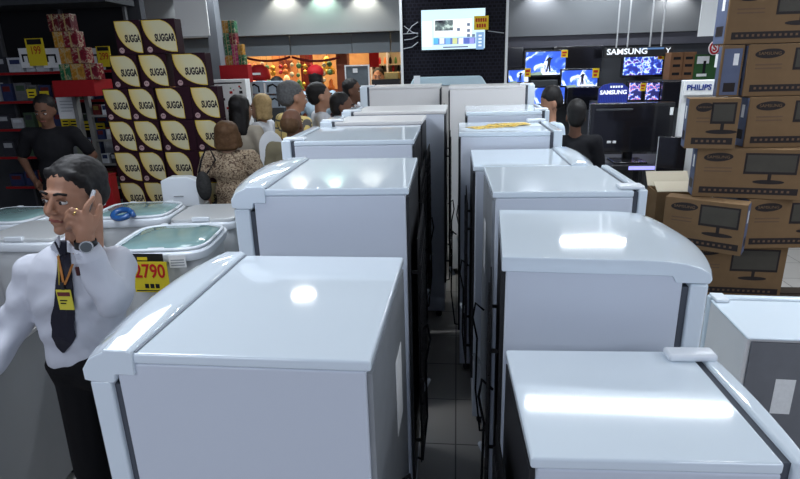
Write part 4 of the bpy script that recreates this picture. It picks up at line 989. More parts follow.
# ================================================================== WASHING MACHINES (left)
TEAL = mat('teal_clear_lid', (0.26, 0.42, 0.42), 0.12, coat=0.6, trans=0.15, noise=0.25, nscale=6)
TUBW = mat('tub_white', (0.52, 0.54, 0.55), 0.35)
def sq_ring(cx, cy, a, b_, z, e=0.42, n=40):
    r = []
    for k in range(n):
        t_ = 2 * PI * k / n; c_, s_ = math.cos(t_), math.sin(t_)
        r.append((cx + a * math.copysign(abs(c_) ** e, c_), cy + b_ * math.copysign(abs(s_) ** e, s_), z))
    return r
def washer(label, x, y, w_, d_, h_, rz=0.0, lid='teal'):
    t = thing('washing_machine', label, 'washing machine', (x, y, 0), rz, 'small tub washing machines with lids')
    a, b_ = w_ / 2, d_ / 2
    MB().loft([sq_ring(0, 0, a * .86, b_ * .86, 0.03), sq_ring(0, 0, a * .84, b_ * .84, 0.1), sq_ring(0, 0, a * .90, b_ * .90, h_ * .8), sq_ring(0, 0, a * .92, b_ * .92, h_ - 0.07)]).build('tub_body', TUBW, t, smooth=True)
    MB().loft([sq_ring(0, 0, a * .97, b_ * .97, h_ - 0.0695), sq_ring(0, 0, a, b_, h_ - 0.05), sq_ring(0, 0, a, b_, h_ - 0.02), sq_ring(0, 0, a * .96, b_ * .96, h_ - 0.008)]).build('rim', PLASTIC_W, t, bevel=0.004)
    if lid == 'teal':
        l = MB().loft([sq_ring(0, -0.01, a * .90, b_ * .86, h_ - 0.0078), sq_ring(0, -0.01, a * .89, b_ * .85, h_ + 0.008), sq_ring(0, -0.01, a * .70, b_ * .64, h_ + 0.024), sq_ring(0, -0.01, a * .3, b_ * .3, h_ + 0.028)]).build('lid', TEAL, t, smooth=True)
        f = MB()
        R1 = sq_ring(0, -0.01, a * .93, b_ * .89, 0); pts = [(p[0], p[1], h_ + 0.003) for p in R1] + [(R1[0][0], R1[0][1], h_ + 0.003)]
        f.tube(pts, 0.011, n=8); f.build('lid_rim', PLASTIC_W, l, smooth=True)
        MB().box(-0.05, -b_ * .93, h_ - 0.002, 0.05, -b_ * .80, h_ + 0.012).build('lid_handle', PLASTIC_W, l, bevel=0.004)
        for s_ in (-1, 1): MB().box(a * .5 * s_ - .02, b_ * .84, h_ - 0.004, a * .5 * s_ + .02, b_ * .96, h_ + 0.016).build('hinge', PLASTIC_W, t, bevel=0.003)
    else:
        l = MB().loft([sq_ring(0, -0.0, a * .93, b_ * .92, h_ - 0.0078, .25), sq_ring(0, -0.0, a * .92, b_ * .91, h_ + 0.012, .25), sq_ring(0, -0.0, a * .8, b_ * .8, h_ + 0.02, .25)]).build('lid', TUBW, t, bevel=0.004)
        MB().box(-0.06, -b_ * .96, h_ + 0.0, 0.06, -b_ * .84, h_ + 0.03).build('lid_handle', PLASTIC_W, l, bevel=0.005)
    MB().box(-a * .6, b_ * .4, h_ * .3, a * .6, b_ * .93, h_ * .32).build('motor_ledge', TUBW, t)
    for sx in (-1, 1):
        for sy in (-1, 1): MB().lathe([(0.018, 0), (0.018, 0.035)], (sx * a * .6, sy * b_ * .6, 0), n=10).build('foot', BLACK, t)
    return t
ZL = 0.95
def spot(px, py, z=ZL): return at(px, py, z=z)
P = spot(172, 237)
w1 = washer('teal lidded washing machine bearing the yellow price card', P.x, P.y, 0.60, 0.60, ZL, 0.12)
P = spot(141, 211); w2 = washer('teal lidded washing machine behind the price card one', P.x - .03, P.y + .03, 0.60, 0.50, ZL, 0.1)
P = spot(15, 215); washer('washing machine partly hidden behind the phone man, far one', P.x, P.y, 0.55, 0.5, ZL)
P = spot(40, 231); washer('washing machine partly hidden behind the phone man, near one', P.x, P.y, 0.55, 0.5, ZL, lid='white')
P = spot(212, 213); washer('square white lidded washing machine beside the second left refrigerator', P.x, P.y, 0.50, 0.50, ZL - 0.0, 0.08, lid='white')
# price card on the front of the first machine
A = at(136, 292, Y=2.83); B = at(166, 262, Y=2.83)
pc = thing('price_card', 'yellow price card reading in red on the washing machine front', 'price card', (A.x, 2.83, A.z), 0.0)
w_, h_ = B.x - A.x, B.z - A.z
MB().box(0, 0, 0, w_, 0.004, h_).build('card', mat('card_yellow', (0.62, 0.50, 0.03), 0.5), pc)
text('2790', h_ * 0.62, (w_ * .5, -0.002, h_ * .68), FRONT, REDP, pc, sx=.8, bold=0.002)
for k in range(3): MB().box(w_ * (.3 + .15 * k), -0.002, h_ * .14, w_ * (.41 + .15 * k), -0.0003, h_ * .28).build('small_print', BLACKM, pc)
MB().box(w_ * .04, -0.002, h_ * .04, w_ * .96, -0.0003, h_ * .07).build('rule_line', BLACKM, pc)
A = at(133, 262, Y=2.86); B = at(162, 254, Y=2.86)
ad = thing('advert_strip', 'black and yellow advert strip above the yellow price card', 'label', (A.x, 2.86, A.z))
MB().box(0, 0, 0, B.x - A.x, 0.004, B.z - A.z).build('strip', BLACK, ad); MB().box(0.03, -0.002, 0.012, 0.09, -0.0003, 0.03).build('print', YEL, ad)
A = at(170, 268, Y=2.9); B = at(184, 256, Y=2.9)
ad = thing('instruction_sticker', 'white sticker right of the yellow price card', 'sticker', (A.x, 2.9, A.z), 0.15)
MB().box(0, 0, 0, B.x - A.x, 0.003, B.z - A.z).build('sheet', PAPER, ad)
for k in range(3): MB().box(0.01, -0.002, 0.012 + 0.016 * k, B.x - A.x - 0.01, -0.0003, 0.018 + 0.016 * k).build('text_line', MIDGREY, ad)
# blue handle bag on machine
P = at(122, 215, z=.99)
bb = thing('blue_hose_coil', 'glossy blue hose looped between two teal lidded machines', 'hose', (P.x, P.y, ZL + 0.012))
MB().tube([(0.06 * math.cos(a_), 0.045 * math.sin(a_), 0.035 + 0.02 * math.sin(a_)) for a_ in [2 * PI * k / 24 for k in range(24)]], 0.022, n=8).build('loop', mat('gloss_blue', (0.02, 0.09, 0.28), 0.15, coat=0.5), bb, smooth=True)
MB().tube([(0.055, 0, 0.035), (0.08, 0, 0.05), (0.10, -0.02, 0.022)], 0.018, n=8).build('end', mat('gloss_blue', (0.02, 0.09, 0.28), 0.15), bb, smooth=True)
P = at(99, 210, z=ZL)
b = MB().box(-0.045, -0.04, 0, 0.045, 0.04, 0.055)
tag(b.build('soap_dispenser', PLASTIC_W, loc=(P.x, P.y, ZL + 0.03), bevel=0.012), 'small white box resting behind the ear of the phone man', 'box')
# tall machine with curved back panel
Y = 4.26; A = at(163, 205, Y=Y); B = at(199, 205, Y=Y); zt = at(181, 175, Y=Y).z
tm = thing('washing_machine', 'white machine with tall curved panel before the plum cartons', 'washing machine', ((A.x + B.x) / 2, Y, 0), 0.05)
w_ = (B.x - A.x) / 2
MB().loft([sq_ring(0, 0.125, w_ * .95, 0.12, 0.0, .3), sq_ring(0, 0.125, w_, 0.125, A.z - 0.02, .3)]).build('body', TUBW, tm, bevel=0.006)
MB().prism([(-w_, 0), (w_, 0), (w_ * .97, zt - A.z - .03), (w_ * .5, zt - A.z), (-w_ * .5, zt - A.z), (-w_ * .97, zt - A.z - .03)], 0, 0.10, m=Matrix.Translation((0, 0.11, A.z - 0.0195)) @ Matrix.Rotation(PI / 2, 4, 'X')).build('raised_panel', PLASTIC_W, tm, bevel=0.012)
MB().box(-0.05, 0.0, A.z + 0.07, 0.03, 0.009, A.z + 0.075).build('slot', MIDGREY, tm)

# cooker at lower left: enamel side with a grated top
R_ = at(89, 463, z=0.0); T_ = at(43, 313, z=0.86)
dv = (at(79, 476, z=0.0) - R_); dv.z = 0; dv.normalize()
ang = math.atan2(-dv.y, -dv.x)      # local x axis runs back towards R_
ck = thing('gas_cooker', 'grey sided cooker standing beside the man with the phone', 'cooker', (R_.x + dv.x * .6, R_.y + dv.y * .6, 0), ang)
CKM = mat('cooker_side_grey', (0.20, 0.205, 0.21), 0.45, noise=0.06, nscale=4)
MB().box(0.014, 0.012, 0.05, 0.6, 0.56, 0.84).build('body', CKM, ck, bevel=0.004)
MB().box(0.0, 0.0, 0.05, 0.0135, 0.57, 0.84).build('edge_trim', PLASTIC_W, ck)
MB().box(0.0, 0.0, 0.8405, 0.61, 0.57, 0.86).build('cooktop', mat('steel', (0.5, 0.5, 0.5), 0.3, metal=0.8), ck, bevel=0.004)
for k in range(7): MB().tube([(0.05, 0.06 + 0.075 * k, 0.872), (0.55, 0.06 + 0.075 * k, 0.872)], 0.006, n=6).build('grate_bar', BLACK, ck)
for x in (0.1, 0.5): MB().tube([(x, 0.04, 0.8665), (x, 0.53, 0.8665)], 0.006, n=6).build('grate_bar', BLACK, ck)
for fx in (0.05, 0.55):
    for fy in (0.05, 0.5): MB().lathe([(0.02, 0), (0.02, 0.05)], (fx, fy, 0), n=10).build('foot', BLACK, ck)

# white plastic chair
v = at(272, 150, Y=4.62)
ch = thing('plastic_chair', 'white plastic chair between the shoppers', 'chair', (v.x, 4.62, 0), 0.1); ch.scale = (.5, .42, 1)
zt = at(272, 131, Y=4.62).z
CH = mat('chair_plastic', (0.62, 0.64, 0.66), 0.35)
MB().box(-0.22, -0.02, 0.43, 0.22, 0.42, 0.46).build('seat', CH, ch, bevel=0.01)
MB().prism([(-0.2, 0), (0.2, 0)] + [(0.21 * math.cos(a_), zt - .60 + 0.14 * math.sin(a_)) for a_ in [PI * k / 12 for k in range(13)]], 0, 0.03, m=Matrix.Translation((0, -0.02, 0.4605)) @ Matrix.Rotation(PI / 2, 4, 'X')).build('backrest', CH, ch, bevel=0.01)
for x in (-0.2, 0.2):
    for y in (0.0, 0.39): MB().tube([(x, y, 0.4295), (x * 1.1, y, 0)], 0.018, n=8).build('leg', CH, ch)

# ================================================================== PEOPLE
SK1 = mat('skin_tan', (0.36, 0.185, 0.115), 0.5, spec=0.4); SK2 = mat('skin_brown', (0.14, 0.07, 0.045), 0.5); SK3 = mat('skin_light', (0.42, 0.25, 0.17), 0.5)
HBL = mat('hair_black', (0.008, 0.007, 0.007), 0.6, spec=0.3, noise=0.4, nscale=60); HBR = mat('hair_brown', (0.085, 0.045, 0.022), 0.55, noise=0.5, nscale=50); HGR = mat('hair_grey', (0.10, 0.10, 0.10), 0.6, noise=0.6, nscale=60); HBD = mat('hair_blond', (0.38, 0.27, 0.13), 0.55, noise=0.35, nscale=50)
EYEW = mat('eye_white', (0.55, 0.54, 0.52), 0.3); EYEB = mat('eye_brown', (0.02, 0.01, 0.008), 0.2); LIP = mat('lip', (0.25, 0.085, 0.07), 0.5)
BLKC = mat('black_cloth', (0.010, 0.010, 0.012), 0.8); JEAN = mat('dark_jeans', (0.02, 0.025, 0.045), 0.8); WHC = mat('white_cloth', (0.56, 0.58, 0.62), 0.75)
def T(M_, p): return M_ @ Vector(p)
def xf(M_, prims):
    out = []
    sc = M_.to_scale()[0]; rt = M_.to_3x3().normalized()
    for p in prims:
        if p[0] == 'c': out.append(('c', T(M_, p[1]), p[2] * sc, T(M_, p[3]), p[4] * sc))
        else:
            r0 = p[3] if len(p) > 3 and p[3] is not None else Matrix.Identity(3)
            out.append(('e', T(M_, p[1]), tuple(v * sc for v in p[2]), rt @ r0))
    return out
HEAD = [('e', (0, .02, .03), (.076, .095, .085)), ('e', (0, -.018, -.02), (.066, .072, .088)), ('e', (0, -.032, -.080), (.048, .052, .042)), ('e', (0, -.074, -.106), (.020, .014, .016)),
        ('e', (-.036, -.058, -.046), (.024, .022, .026)), ('e', (.036, -.058, -.046), (.024, .022, .026)), ('c', (-.030, -.080, .014), .011, (.030, -.080, .014), .011),
        ('c', (0, -.086, .004), .008, (0, -.108, -.036), .0115), ('e', (-.011, -.097, -.041), (.009, .010, .007)), ('e', (.011, -.097, -.041), (.009, .010, .007)),
        ('c', (-.018, -.083, -.066), .007, (.018, -.083, -.066), .007), ('c', (-.015, -.082, -.078), .008, (.015, -.082, -.078), .008),
        ('e', (-.079, .012, -.018), (.010, .020, .032)), ('e', (.079, .012, -.018), (.010, .020, .032))]
def hair_prims(style):
    cap_ = [('e', (0, .036, .045), (.085, .099, .090)), ('e', (0, .058, -.005), (.079, .070, .080))]
    if style == 'short': return cap_
    if style == 'bald': return [('e', (0, .050, .0), (.082, .082, .075))]
    if style == 'bob': return [('e', (0, .040, .045), (.094, .104, .096)), ('e', (0, .055, -.03), (.098, .080, .11)), ('c', (-.078, .02, .0), .028, (-.082, .02, -.10), .030), ('c', (.078, .02, .0), .028, (.082, .02, -.10), .030), ('c', (-.05, .08, -.1), .04, (.05, .08, -.1), .04)]
    if style == 'long': return [('e', (0, .040, .045), (.094, .104, .096)), ('c', (-.06, .05, 0), .05, (-.06, .07, -.20), .045), ('c', (.06, .05, 0), .05, (.06, .07, -.20), .045), ('c', (0, .07, 0), .06, (0, .09, -.20), .055)]
    if style == 'bun': return cap_ + [('e', (0, .13, .06), (.045, .045, .045)), ('c', (-.07, 0, .05), .025, (-.075, .01, -.04), .02), ('c', (.07, 0, .05), .025, (.075, .01, -.04), .02)]
    if style == 'cap': return cap_
def face_bits(M_, root, parent_body):
    def mk(nm, b, m_): b.bm.transform(M_); return b.build(nm, m_, root, smooth=True)
    for s_ in (-1, 1):
        e = mk('eye', MB().ell((.030 * s_, -.0775, -.008), (.0135, .0105, .0075), seg=14, ring=8), EYEW)
        b = MB().ell((.029 * s_ - .002, -.0868, -.009), (.0058, .0028, .0060), seg=12, ring=6); b.bm.transform(M_); b.build('iris', EYEB, e, smooth=True)
        b = MB().tube([(.015 * s_, -.0865, -.002), (.029 * s_, -.0895, .0025), (.043 * s_, -.0805, -.003)], .0028, n=6); b.bm.transform(M_); b.build('eyelid', SK2, e, smooth=True)
        mk('eyebrow', MB().tube([(.012 * s_, -.0915, .017), (.028 * s_, -.0925, .023), (.048 * s_, -.078, .018)], .0045, n=6), HBL)
    mk('lips', MB().tube([(-.023, -.081, -.072), (-.010, -.0895, -.069), (0, -.0905, -.071), (.010, -.0895, -.069), (.023, -.081, -.072)], .0048, n=7), LIP)

def person(label, px, py, Y, yaw, skin, hair, hairm, shirt, pants, arms='down', sleeves='short', turn=0.0, bend=0.0, female=False, group=None, pitch=0.0, hmax=1.95):
    top = at(px, py, Y=Y); h = min(top.z, hmax); k = h / 1.715
    t = thing('person', label, 'person', (top.x, Y, 0), yaw)
    S = Matrix.Scale(k, 4)
    hipw = .10 if not female else .105; shw = .185 if not female else .16
    # bend tips the upper body forward about the hips
    Bm = S @ Matrix.Translation((0, 0, .95)) @ Matrix.Rotation(bend, 4, 'X') @ Matrix.Translation((0, 0, -.95))
    HM = Bm @ Matrix.Translation((0, -.012, 1.595)) @ Matrix.Rotation(turn, 4, 'Z') @ Matrix.Rotation(pitch, 4, 'X')
    arm = {'down': ((.235, .02, 1.16), (.225, -.06, .92), (.22, -.09, .83)), 'front': ((.235, 0, 1.14), (.13, -.22, 1.10), (.06, -.28, 1.12)), 'up': ((.23, -.05, 1.16), (.14, -.2, 1.32), (.1, -.22, 1.4)), 'hip': ((.30, .06, 1.18), (.18, -.06, 1.0), (.14, -.1, .98))}[arms]
    body = [('c', (0, .005, 1.42), .052, (0, -.0, 1.55), .050), ('c', (-shw + .03, .01, 1.40), .05, (shw - .03, .01, 1.40), .05), ('e', (0, .0, 1.26), (.14, .09, .17)), ('e', (0, 0, 1.05), (.125, .085, .14))]
    legs = []
    for s_ in (-1, 1):
        e, w_, hd = [(s_ * q[0], q[1], q[2]) for q in arm]
        body += [('c', (s_ * shw, .01, 1.405), .046, e, .037), ('c', e, .036, w_, .026), ('c', w_, .026, hd, .030), ('e', ((w_[0] + hd[0]) / 2, (w_[1] + hd[1]) / 2 - .01, hd[2] - 0.02), (.022, .03, .035))]
        for q in range(4): body.append(('c', (hd[0] - .0 * s_, hd[1] - .024 + .016 * q, hd[2] - .02), .009, (hd[0] - .01 * s_, hd[1] - .03 + .017 * q, hd[2] - .085 + .006 * abs(q - 1)), .0075))
        body.append(('c', (hd[0], hd[1] - .03, hd[2] + .01), .010, (hd[0] - .015 * s_, hd[1] - .055, hd[2] - .03), .009))
        legs += [('c', (s_ * hipw, 0, .90), .082, (s_ * .11, -.01, .50), .055), ('c', (s_ * .11, -.01, .50), .054, (s_ * .11, .02, .09), .038)]
    feet = [('c', (s_ * .11, .03, .045), .042, (s_ * .12, -.12, .035), .033) for s_ in (-1, 1)]
    bd = fuse('body', xf(Bm, body) + xf(HM, HEAD) + xf(S, legs) + xf(S, feet), 0.013, skin, t, smooth=4)
    face_bits(HM, t, bd)
    fuse('hair', xf(HM, hair_prims(hair)), 0.014, hairm, t, smooth=3, disp=(0.012, 0.02))
    sh_ = [('c', (-shw + .02, .01, 1.39), .066, (shw - .02, .01, 1.39), .066), ('e', (0, .0, 1.27), (.165 if not female else .15, .115 if not female else .12, .19)), ('e', (0, .0, 1.06), (.155, .115, .16)), ('e', (0, 0, .93), (.165, .12, .10))]
    for s_ in (-1, 1):
        e, w_, hd = [Vector((s_ * q[0], q[1], q[2])) for q in arm]; sp = Vector((s_ * shw, .01, 1.40))
        if sleeves == 'short': sh_.append(('c', sp, .062, sp.lerp(e, .75), .056))
        elif sleeves == 'long': sh_ += [('c', sp, .062, e, .050), ('c', e, .048, e.lerp(w_, .92), .036)]
        else: sh_.append(('c', sp, .055, sp.lerp(e, .2), .05))
    fuse('shirt', xf(Bm, sh_), 0.016, shirt, t, smooth=4, disp=(0.015, 0.07))
    pp = [('e', (0, 0, .93), (.155, .108, .10))] + [('c', (s_ * hipw, 0, .90), .094, (s_ * .11, -.01, .50), .068) for s_ in (-1, 1)] + [('c', (s_ * .11, -.01, .50), .066, (s_ * .11, .015, .10), .054) for s_ in (-1, 1)]
    fuse('trousers', xf(S, pp), 0.016, pants, t, smooth=4)
    for f in feet: fuse('shoe', xf(S, [('c', f[1], f[2] + .008, f[3], f[4] + .008)]), 0.012, BLACK, t, smooth=2)
    return t, HM, Bm, S
LEO = ramp_mat('leopard_cloth', [(0.38, (0.05, 0.025, 0.015)), (0.45, (0.30, 0.22, 0.14)), (0.53, (0.40, 0.32, 0.22)), (0.56, (0.06, 0.03, 0.018)), (0.62, (0.12, 0.07, 0.04)), (0.68, (0.38, 0.30, 0.2))], 26, rough=0.8, dist=1.5)
BEI = mat('beige_cloth', (0.42, 0.38, 0.31), 0.8, noise=0.1, nscale=12)
m = bpy.data.materials.new('yellow_plaid'); m.use_nodes = True; nt = m.node_tree; b = nt.nodes['Principled BSDF']; b.inputs['Roughness'].default_value = 0.8
tc = nt.nodes.new('ShaderNodeTexCoord'); mp = nt.nodes.new('ShaderNodeMapping'); mp.inputs['Rotation'].default_value = (PI / 2, 0, 0)
br = nt.nodes.new('ShaderNodeTexBrick'); br.offset = 0; br.inputs['Scale'].default_value = 1; br.inputs['Brick Width'].default_value = 0.085; br.inputs['Row Height'].default_value = 0.075; br.inputs['Mortar Size'].default_value = 0.008
br.inputs['Color1'].default_value = (0.66, 0.50, 0.16, 1); br.inputs['Color2'].default_value = (0.70, 0.56, 0.25, 1); br.inputs['Mortar'].default_value = (0.10, 0.09, 0.08, 1)
nt.links.new(tc.outputs['Object'], mp.inputs['Vector']); nt.links.new(mp.outputs['Vector'], br.inputs['Vector']); nt.links.new(br.outputs['Color'], b.inputs['Base Color'])
PLAID = m
# back view yaw = PI (faces +Y)
lp = person('person in leopard print top seen from behind with brown bob', 226, 122, 4.55, PI + .15, SK3, 'bob', HBR, LEO, BLKC, 'down', 'short', female=True)
lp[0].scale = (1.22, 1.12, 1)
person('person with black hair and beige top, turned away', 240, 96, 5.10, PI - .35, SK3, 'long', HBL, BEI, JEAN, 'front', 'long', female=True)
person('blond person in white top facing sideways', 259, 95, 5.72, -PI / 2 - .1, SK3, 'bob', HBD, WHC, JEAN, 'front', 'short', female=True)
yp = person('grey haired person in yellow plaid shirt looking to the side', 291, 82, 4.95, PI - .9, SK1, 'short', HGR, PLAID, JEAN, 'down', 'short', pitch=.1)
yp[0].scale = (1.22, 1.12, 1)
person('balding person in khaki top, head low in front of the yellow shirt', 291, 108, 4.2, PI - .2, SK2, 'bald', HBR, mat('khaki_cloth', (0.16, 0.14, 0.09), 0.8), JEAN, 'down', 'short')
tA = person('black haired person in white shirt with dark neck cord', 319, 83, 5.65, PI / 2 + .35, SK1, 'short', HBL, WHC, BLKC, 'down', 'short')
tA[0].scale = (1.1, 1.1, 1)
person('dark haired person in white shirt, face low beside the left row', 342, 93, 5.07, PI / 2, SK2, 'short', HBL, WHC, BLKC, 'down', 'short')
person('tall dark haired person next to the tallest left refrigerator', 352, 79, 6.6, PI / 2 - .2, SK2, 'short', HBL, WHC, BLKC, 'down', 'short')
st = person('person in white shirt stooping behind the right row', 552, 88, 4.80, -PI / 2 + .2, SK1, 'short', HBL, mat('pale_blue_cloth', (0.60, 0.70, 0.80), 0.8), BLKC, 'down', 'short', pitch=.5)
st[0].scale = (.88, .88, 1)
bp = person('person in black shirt turned towards the huge television', 577, 100, 4.36, PI - .1, SK2, 'short', HBL, BLKC, BLKC, 'down', 'short', hmax=1.8)
person('person in black polo shirt beside the wall shelving', 42, 96, 4.75, .25, SK2, 'short', HBL, BLKC, BLKC, 'hip', 'short', pitch=.2)
person('person with dark hair far away inside the ornament shop', 378, 68, 9.3, 0, SK1, 'short', HBL, WHC, BLKC, 'down', 'short')
person('dark haired person far behind the blond person', 277, 77, 7.4, PI, SK2, 'short', HBL, JEAN, JEAN, 'down', 'short')
bp[0].scale = (.88, .88, 1)
tr = person('person in red cap and pale blue top at the ornament shop', 315, 62, 7.6, PI, SK2, 'short', HBL, mat('sky_cloth', (0.45, 0.58, 0.68), 0.8), JEAN, 'down', 'short')
b = MB(); b.ell((0, .02, .075), (.098, .112, .085), seg=20, ring=10); b.prism([(-.07, -.07), (.07, -.07), (.055, -.17), (-.055, -.17)], .05, .06); b.bm.transform(tr[1]); b.build('cap', mat('cap_red', (0.42, 0.015, 0.02), 0.6), tr[0], smooth=True)
v = MB(); v.tube([T(tA[2], (-.06, -.10, 1.42)), T(tA[2], (-.03, -.135, 1.25)), T(tA[2], (0, -.14, 1.15)), T(tA[2], (.03, -.135, 1.25)), T(tA[2], (.06, -.10, 1.42))], .009, n=6); v.build('lanyard', BLKC, tA[0])
# black mesh bag held beside the leopard top
P = at(204, 186, Y=4.18)
bg = thing('shoulder_bag', 'black mesh shoulder bag hanging beside the leopard top', 'bag', (P.x, 4.18, P.z))
b = MB(); b.ell((0, 0, 0), (.062, .05, .12), seg=18, ring=12); b.build('pouch', mat('black_mesh_cloth', (0.03, 0.03, 0.03), 0.8, noise=0.8, nscale=45), bg, smooth=True)
MB().tube([(-.03, 0, .10), (0.0, .01, .20), (.06, .03, .33), (.10, .05, .20), (.04, 0, .10)], .008, n=6).build('strap', BLKC, bg)
b = MB(); b.ell((.21, .05, 1.22), (.035, .06, .14)); b.bm.transform(bp[3]); b.build('green_towel', mat('lime_cloth', (0.30, 0.50, 0.03), 0.6), bp[0], smooth=True)

# ------------------------------------------------------------------ the man with the phone, in front
def man():
    base = at(104, 372, Y=1.70)
    t = thing('person', 'person in white shirt and dark tie talking on a phone', 'person', (base.x, 1.70, 0))
    O = Vector((base.x, 1.70, 0))
    def L(px, py, Y): return at(px, py, Y=Y) - O
    HC = L(73, 193.5, 1.635)
    HM = Matrix.Translation(HC) @ Matrix.Rotation(-.10, 4, 'Z') @ Matrix.Rotation(.10, 4, 'Y') @ Matrix.Rotation(.0, 4, 'X') @ Matrix.Scale(.98, 4)
    nb = L(80, 246, 1.70); sL = L(36, 272, 1.71); sR = L(117, 266, 1.70)
    ch = L(78, 292, 1.71); wa = L(86, 345, 1.71); hp = Vector((0, 0, .93))
    eR = L(112, 300, 1.53); wR = L(86, 246, 1.50); eL = L(12, 330, 1.66); wL = L(-12, 372, 1.50)
    pal = L(83, 226, 1.50)
    # ---- body
    B = [('c', nb + Vector((0, .01, -.05)), .062, HC + Vector((.004, .03, -.07)), .055), ('c', sL, .05, sR, .05), ('e', ch, (.14, .09, .16)), ('e', wa, (.12, .085, .14)), ('e', hp, (.14, .095, .1)),
         ('c', sL, .047, eL, .038), ('c', eL, .037, wL, .027), ('c', sR, .047, eR, .038), ('c', eR, .037, wR, .026)]
    for s_ in (-1, 1):
        B += [('c', (s_ * .09, 0, .88), .085, (s_ * .11, -.02, .48), .056), ('c', (s_ * .11, -.02, .48), .055, (s_ * .12, .02, .09), .038), ('c', (s_ * .12, .03, .045), .04, (s_ * .13, -.13, .035), .032)]
    B += xf(HM, HEAD)
    # right hand of the picture: palm and five fingers closed around the phone
    B += [('c', wR, .026, pal + Vector((.003, 0, -.012)), .026), ('c', pal + Vector((-.012, 0, -.012)), .022, pal + Vector((-.006, 0, .022)), .019), ('c', pal + Vector((.012, 0, -.01)), .022, pal + Vector((.016, .0, .026)), .019), ('c', pal + Vector((0, .0, .02)), .019, pal + Vector((.012, 0, .03)), .018)]
    F_ = [((86, 216), (86, 208), (89, 203), 0), ((82, 214), (72, 210), (67, 214), 1), ((81, 220), (70, 216.5), (66, 221), 1), ((80, 226), (71, 223.5), (67.5, 228), 1)]
    for i, (a_, b_, c_, cv) in enumerate(F_):
        p0 = L(*a_, 1.495); p1 = L(*b_, 1.482 if cv else 1.49); p2 = L(*c_, 1.505 if cv else 1.50); p3 = p2 + (Vector((.012, .026, .002)) if cv else Vector((.004, .018, .012)))
        r0 = (.0098, .0098, .0095, .0085)[i]
        B += [('c', p0, r0, p1, r0 * .94), ('c', p1, r0 * .94, p2, r0 * .86), ('c', p2, r0 * .86, p3, r0 * .76)]
    B += [('c', pal + Vector((.02, .008, -.01)), .0125, pal + Vector((.034, .03, .022)), .0115), ('c', pal + Vector((.034, .03, .022)), .0115, pal + Vector((.036, .045, .05)), .0095)]
    # other hand, resting on the cooker
    B += [('c', wL, .027, wL + Vector((-.02, -.06, -.02)), .026), ('c', wL + Vector((-.04, -.06, -.03)), .018, wL + Vector((.0, -.065, -.03)), .018)]
    for q in range(4):
        p0 = wL + Vector((-.048 + .019 * q, -.075, -.03)); p1 = p0 + Vector((-.004, -.035, -.01)); p2 = p1 + Vector((-.002, -.026, -.022 + .003 * q))
        B += [('c', p0, .0098, p1, .0092), ('c', p1, .0092, p2, .0078)]
    B += [('c', wL + Vector((.006, -.03, -.015)), .012, wL + Vector((.028, -.065, -.03)), .010), ('c', wL + Vector((.028, -.065, -.03)), .010, wL + Vector((.026, -.092, -.04)), .009)]
    body = fuse('body', B, 0.0042, SK1, t, smooth=5, fac=0.5)
    face_bits(HM, t, body)
    hb = fuse('hair', xf(HM, [('e', (0, .031, .044), (.083, .100, .081)), ('e', (0, .058, -.0), (.079, .070, .072)), ('c', (-.072, -.014, .04), .010, (-.077, -.004, -.012), .007), ('c', (.072, -.014, .04), .010, (.077, -.004, -.012), .007), ('c', (-.046, -.041, .074), .016, (.046, -.041, .074), .016), ('c', (-.062, -.022, .058), .016, (.062, -.022, .058), .016)]), 0.006, HBL, t, smooth=4, disp=(0.006, 0.01))
    # ---- shirt
    SHM_ = mat('white_shirt', (0.52, 0.54, 0.60), 0.75)
    cuR = eR.lerp(wR, .86)
    S_ = [('c', sL, .068, sR, .068), ('c', sL.lerp(sR, .25) + Vector((0, 0, .015)), .066, sL.lerp(sR, .75) + Vector((0, 0, .015)), .066), ('c', nb + Vector((0, .01, -.045)), .082, nb + Vector((0, .005, -.012)), .066), ('e', ch, (.178, .120, .185)), ('e', (ch + wa) / 2, (.162, .118, .16)), ('e', wa + Vector((0, 0, .0)), (.150, .115, .13)), ('e', wa + Vector((0.004, 0, -.045)), (.146, .110, .04)),
          ('c', sL, .066, eL, .055), ('c', eL, .054, wL.lerp(eL, .1), .038), ('c', sR, .066, eR + Vector((.0, 0, .0)), .058), ('c', eR, .056, cuR, .041)]
    sh_ = fuse('shirt', S_, 0.008, SHM_, t, smooth=5, disp=None)
    tx = bpy.data.textures.new('shirt_folds', 'CLOUDS'); tx.noise_scale = 0.06; tx.noise_depth = 3
    # diagonal drag folds
    me = sh_.data
    for vtx in me.vertices:
        p = vtx.co; n_ = vtx.normal
        a_ = math.sin((p.x * 0.6 + p.z * 1.0) * 52 + 3.2 * math.sin(p.x * 18 + p.y * 9)) * 0.5 + math.sin((p.x * -1.0 + p.z * 0.7) * 48 + 2.5 * math.sin(p.z * 16)) * 0.5
        vtx.co = p + n_ * (a_ * 0.0075)
    bpy.context.view_layer.update()
    cuff = MB(); 
    def ringm(b, c0, c1, r0, r1, n=24):
        d = (c1 - c0).normalized(); u = d.orthogonal().normalized(); v = d.cross(u)
        def R(c, r): return [c + (u * math.cos(2 * PI * k / n) + v * math.sin(2 * PI * k / n)) * r for k in range(n)]
        b.loft([R(c0, r0), R(c1, r1), R(c1, r1 - .004), R(c0, r0 - .004)], cap=False)
        return b
    ringm(cuff, cuR + (eR - wR) * .06, cuR + (wR - eR) * .12, .0425, .036).build('cuff', SHM_, sh_, smooth=True)
    # ---- collar wings
    deps = bpy.context.evaluated_depsgraph_get()
    def hit(px, py, off):
        o = Vector((0, 0, CAM_H)) - O; d = (L(px, py, 1.0) - o).normalized()
        ok, loc, nor, idx = sh_.ray_cast(o, d)
        if not ok: return L(px, py, 1.60)
        return loc - d * off
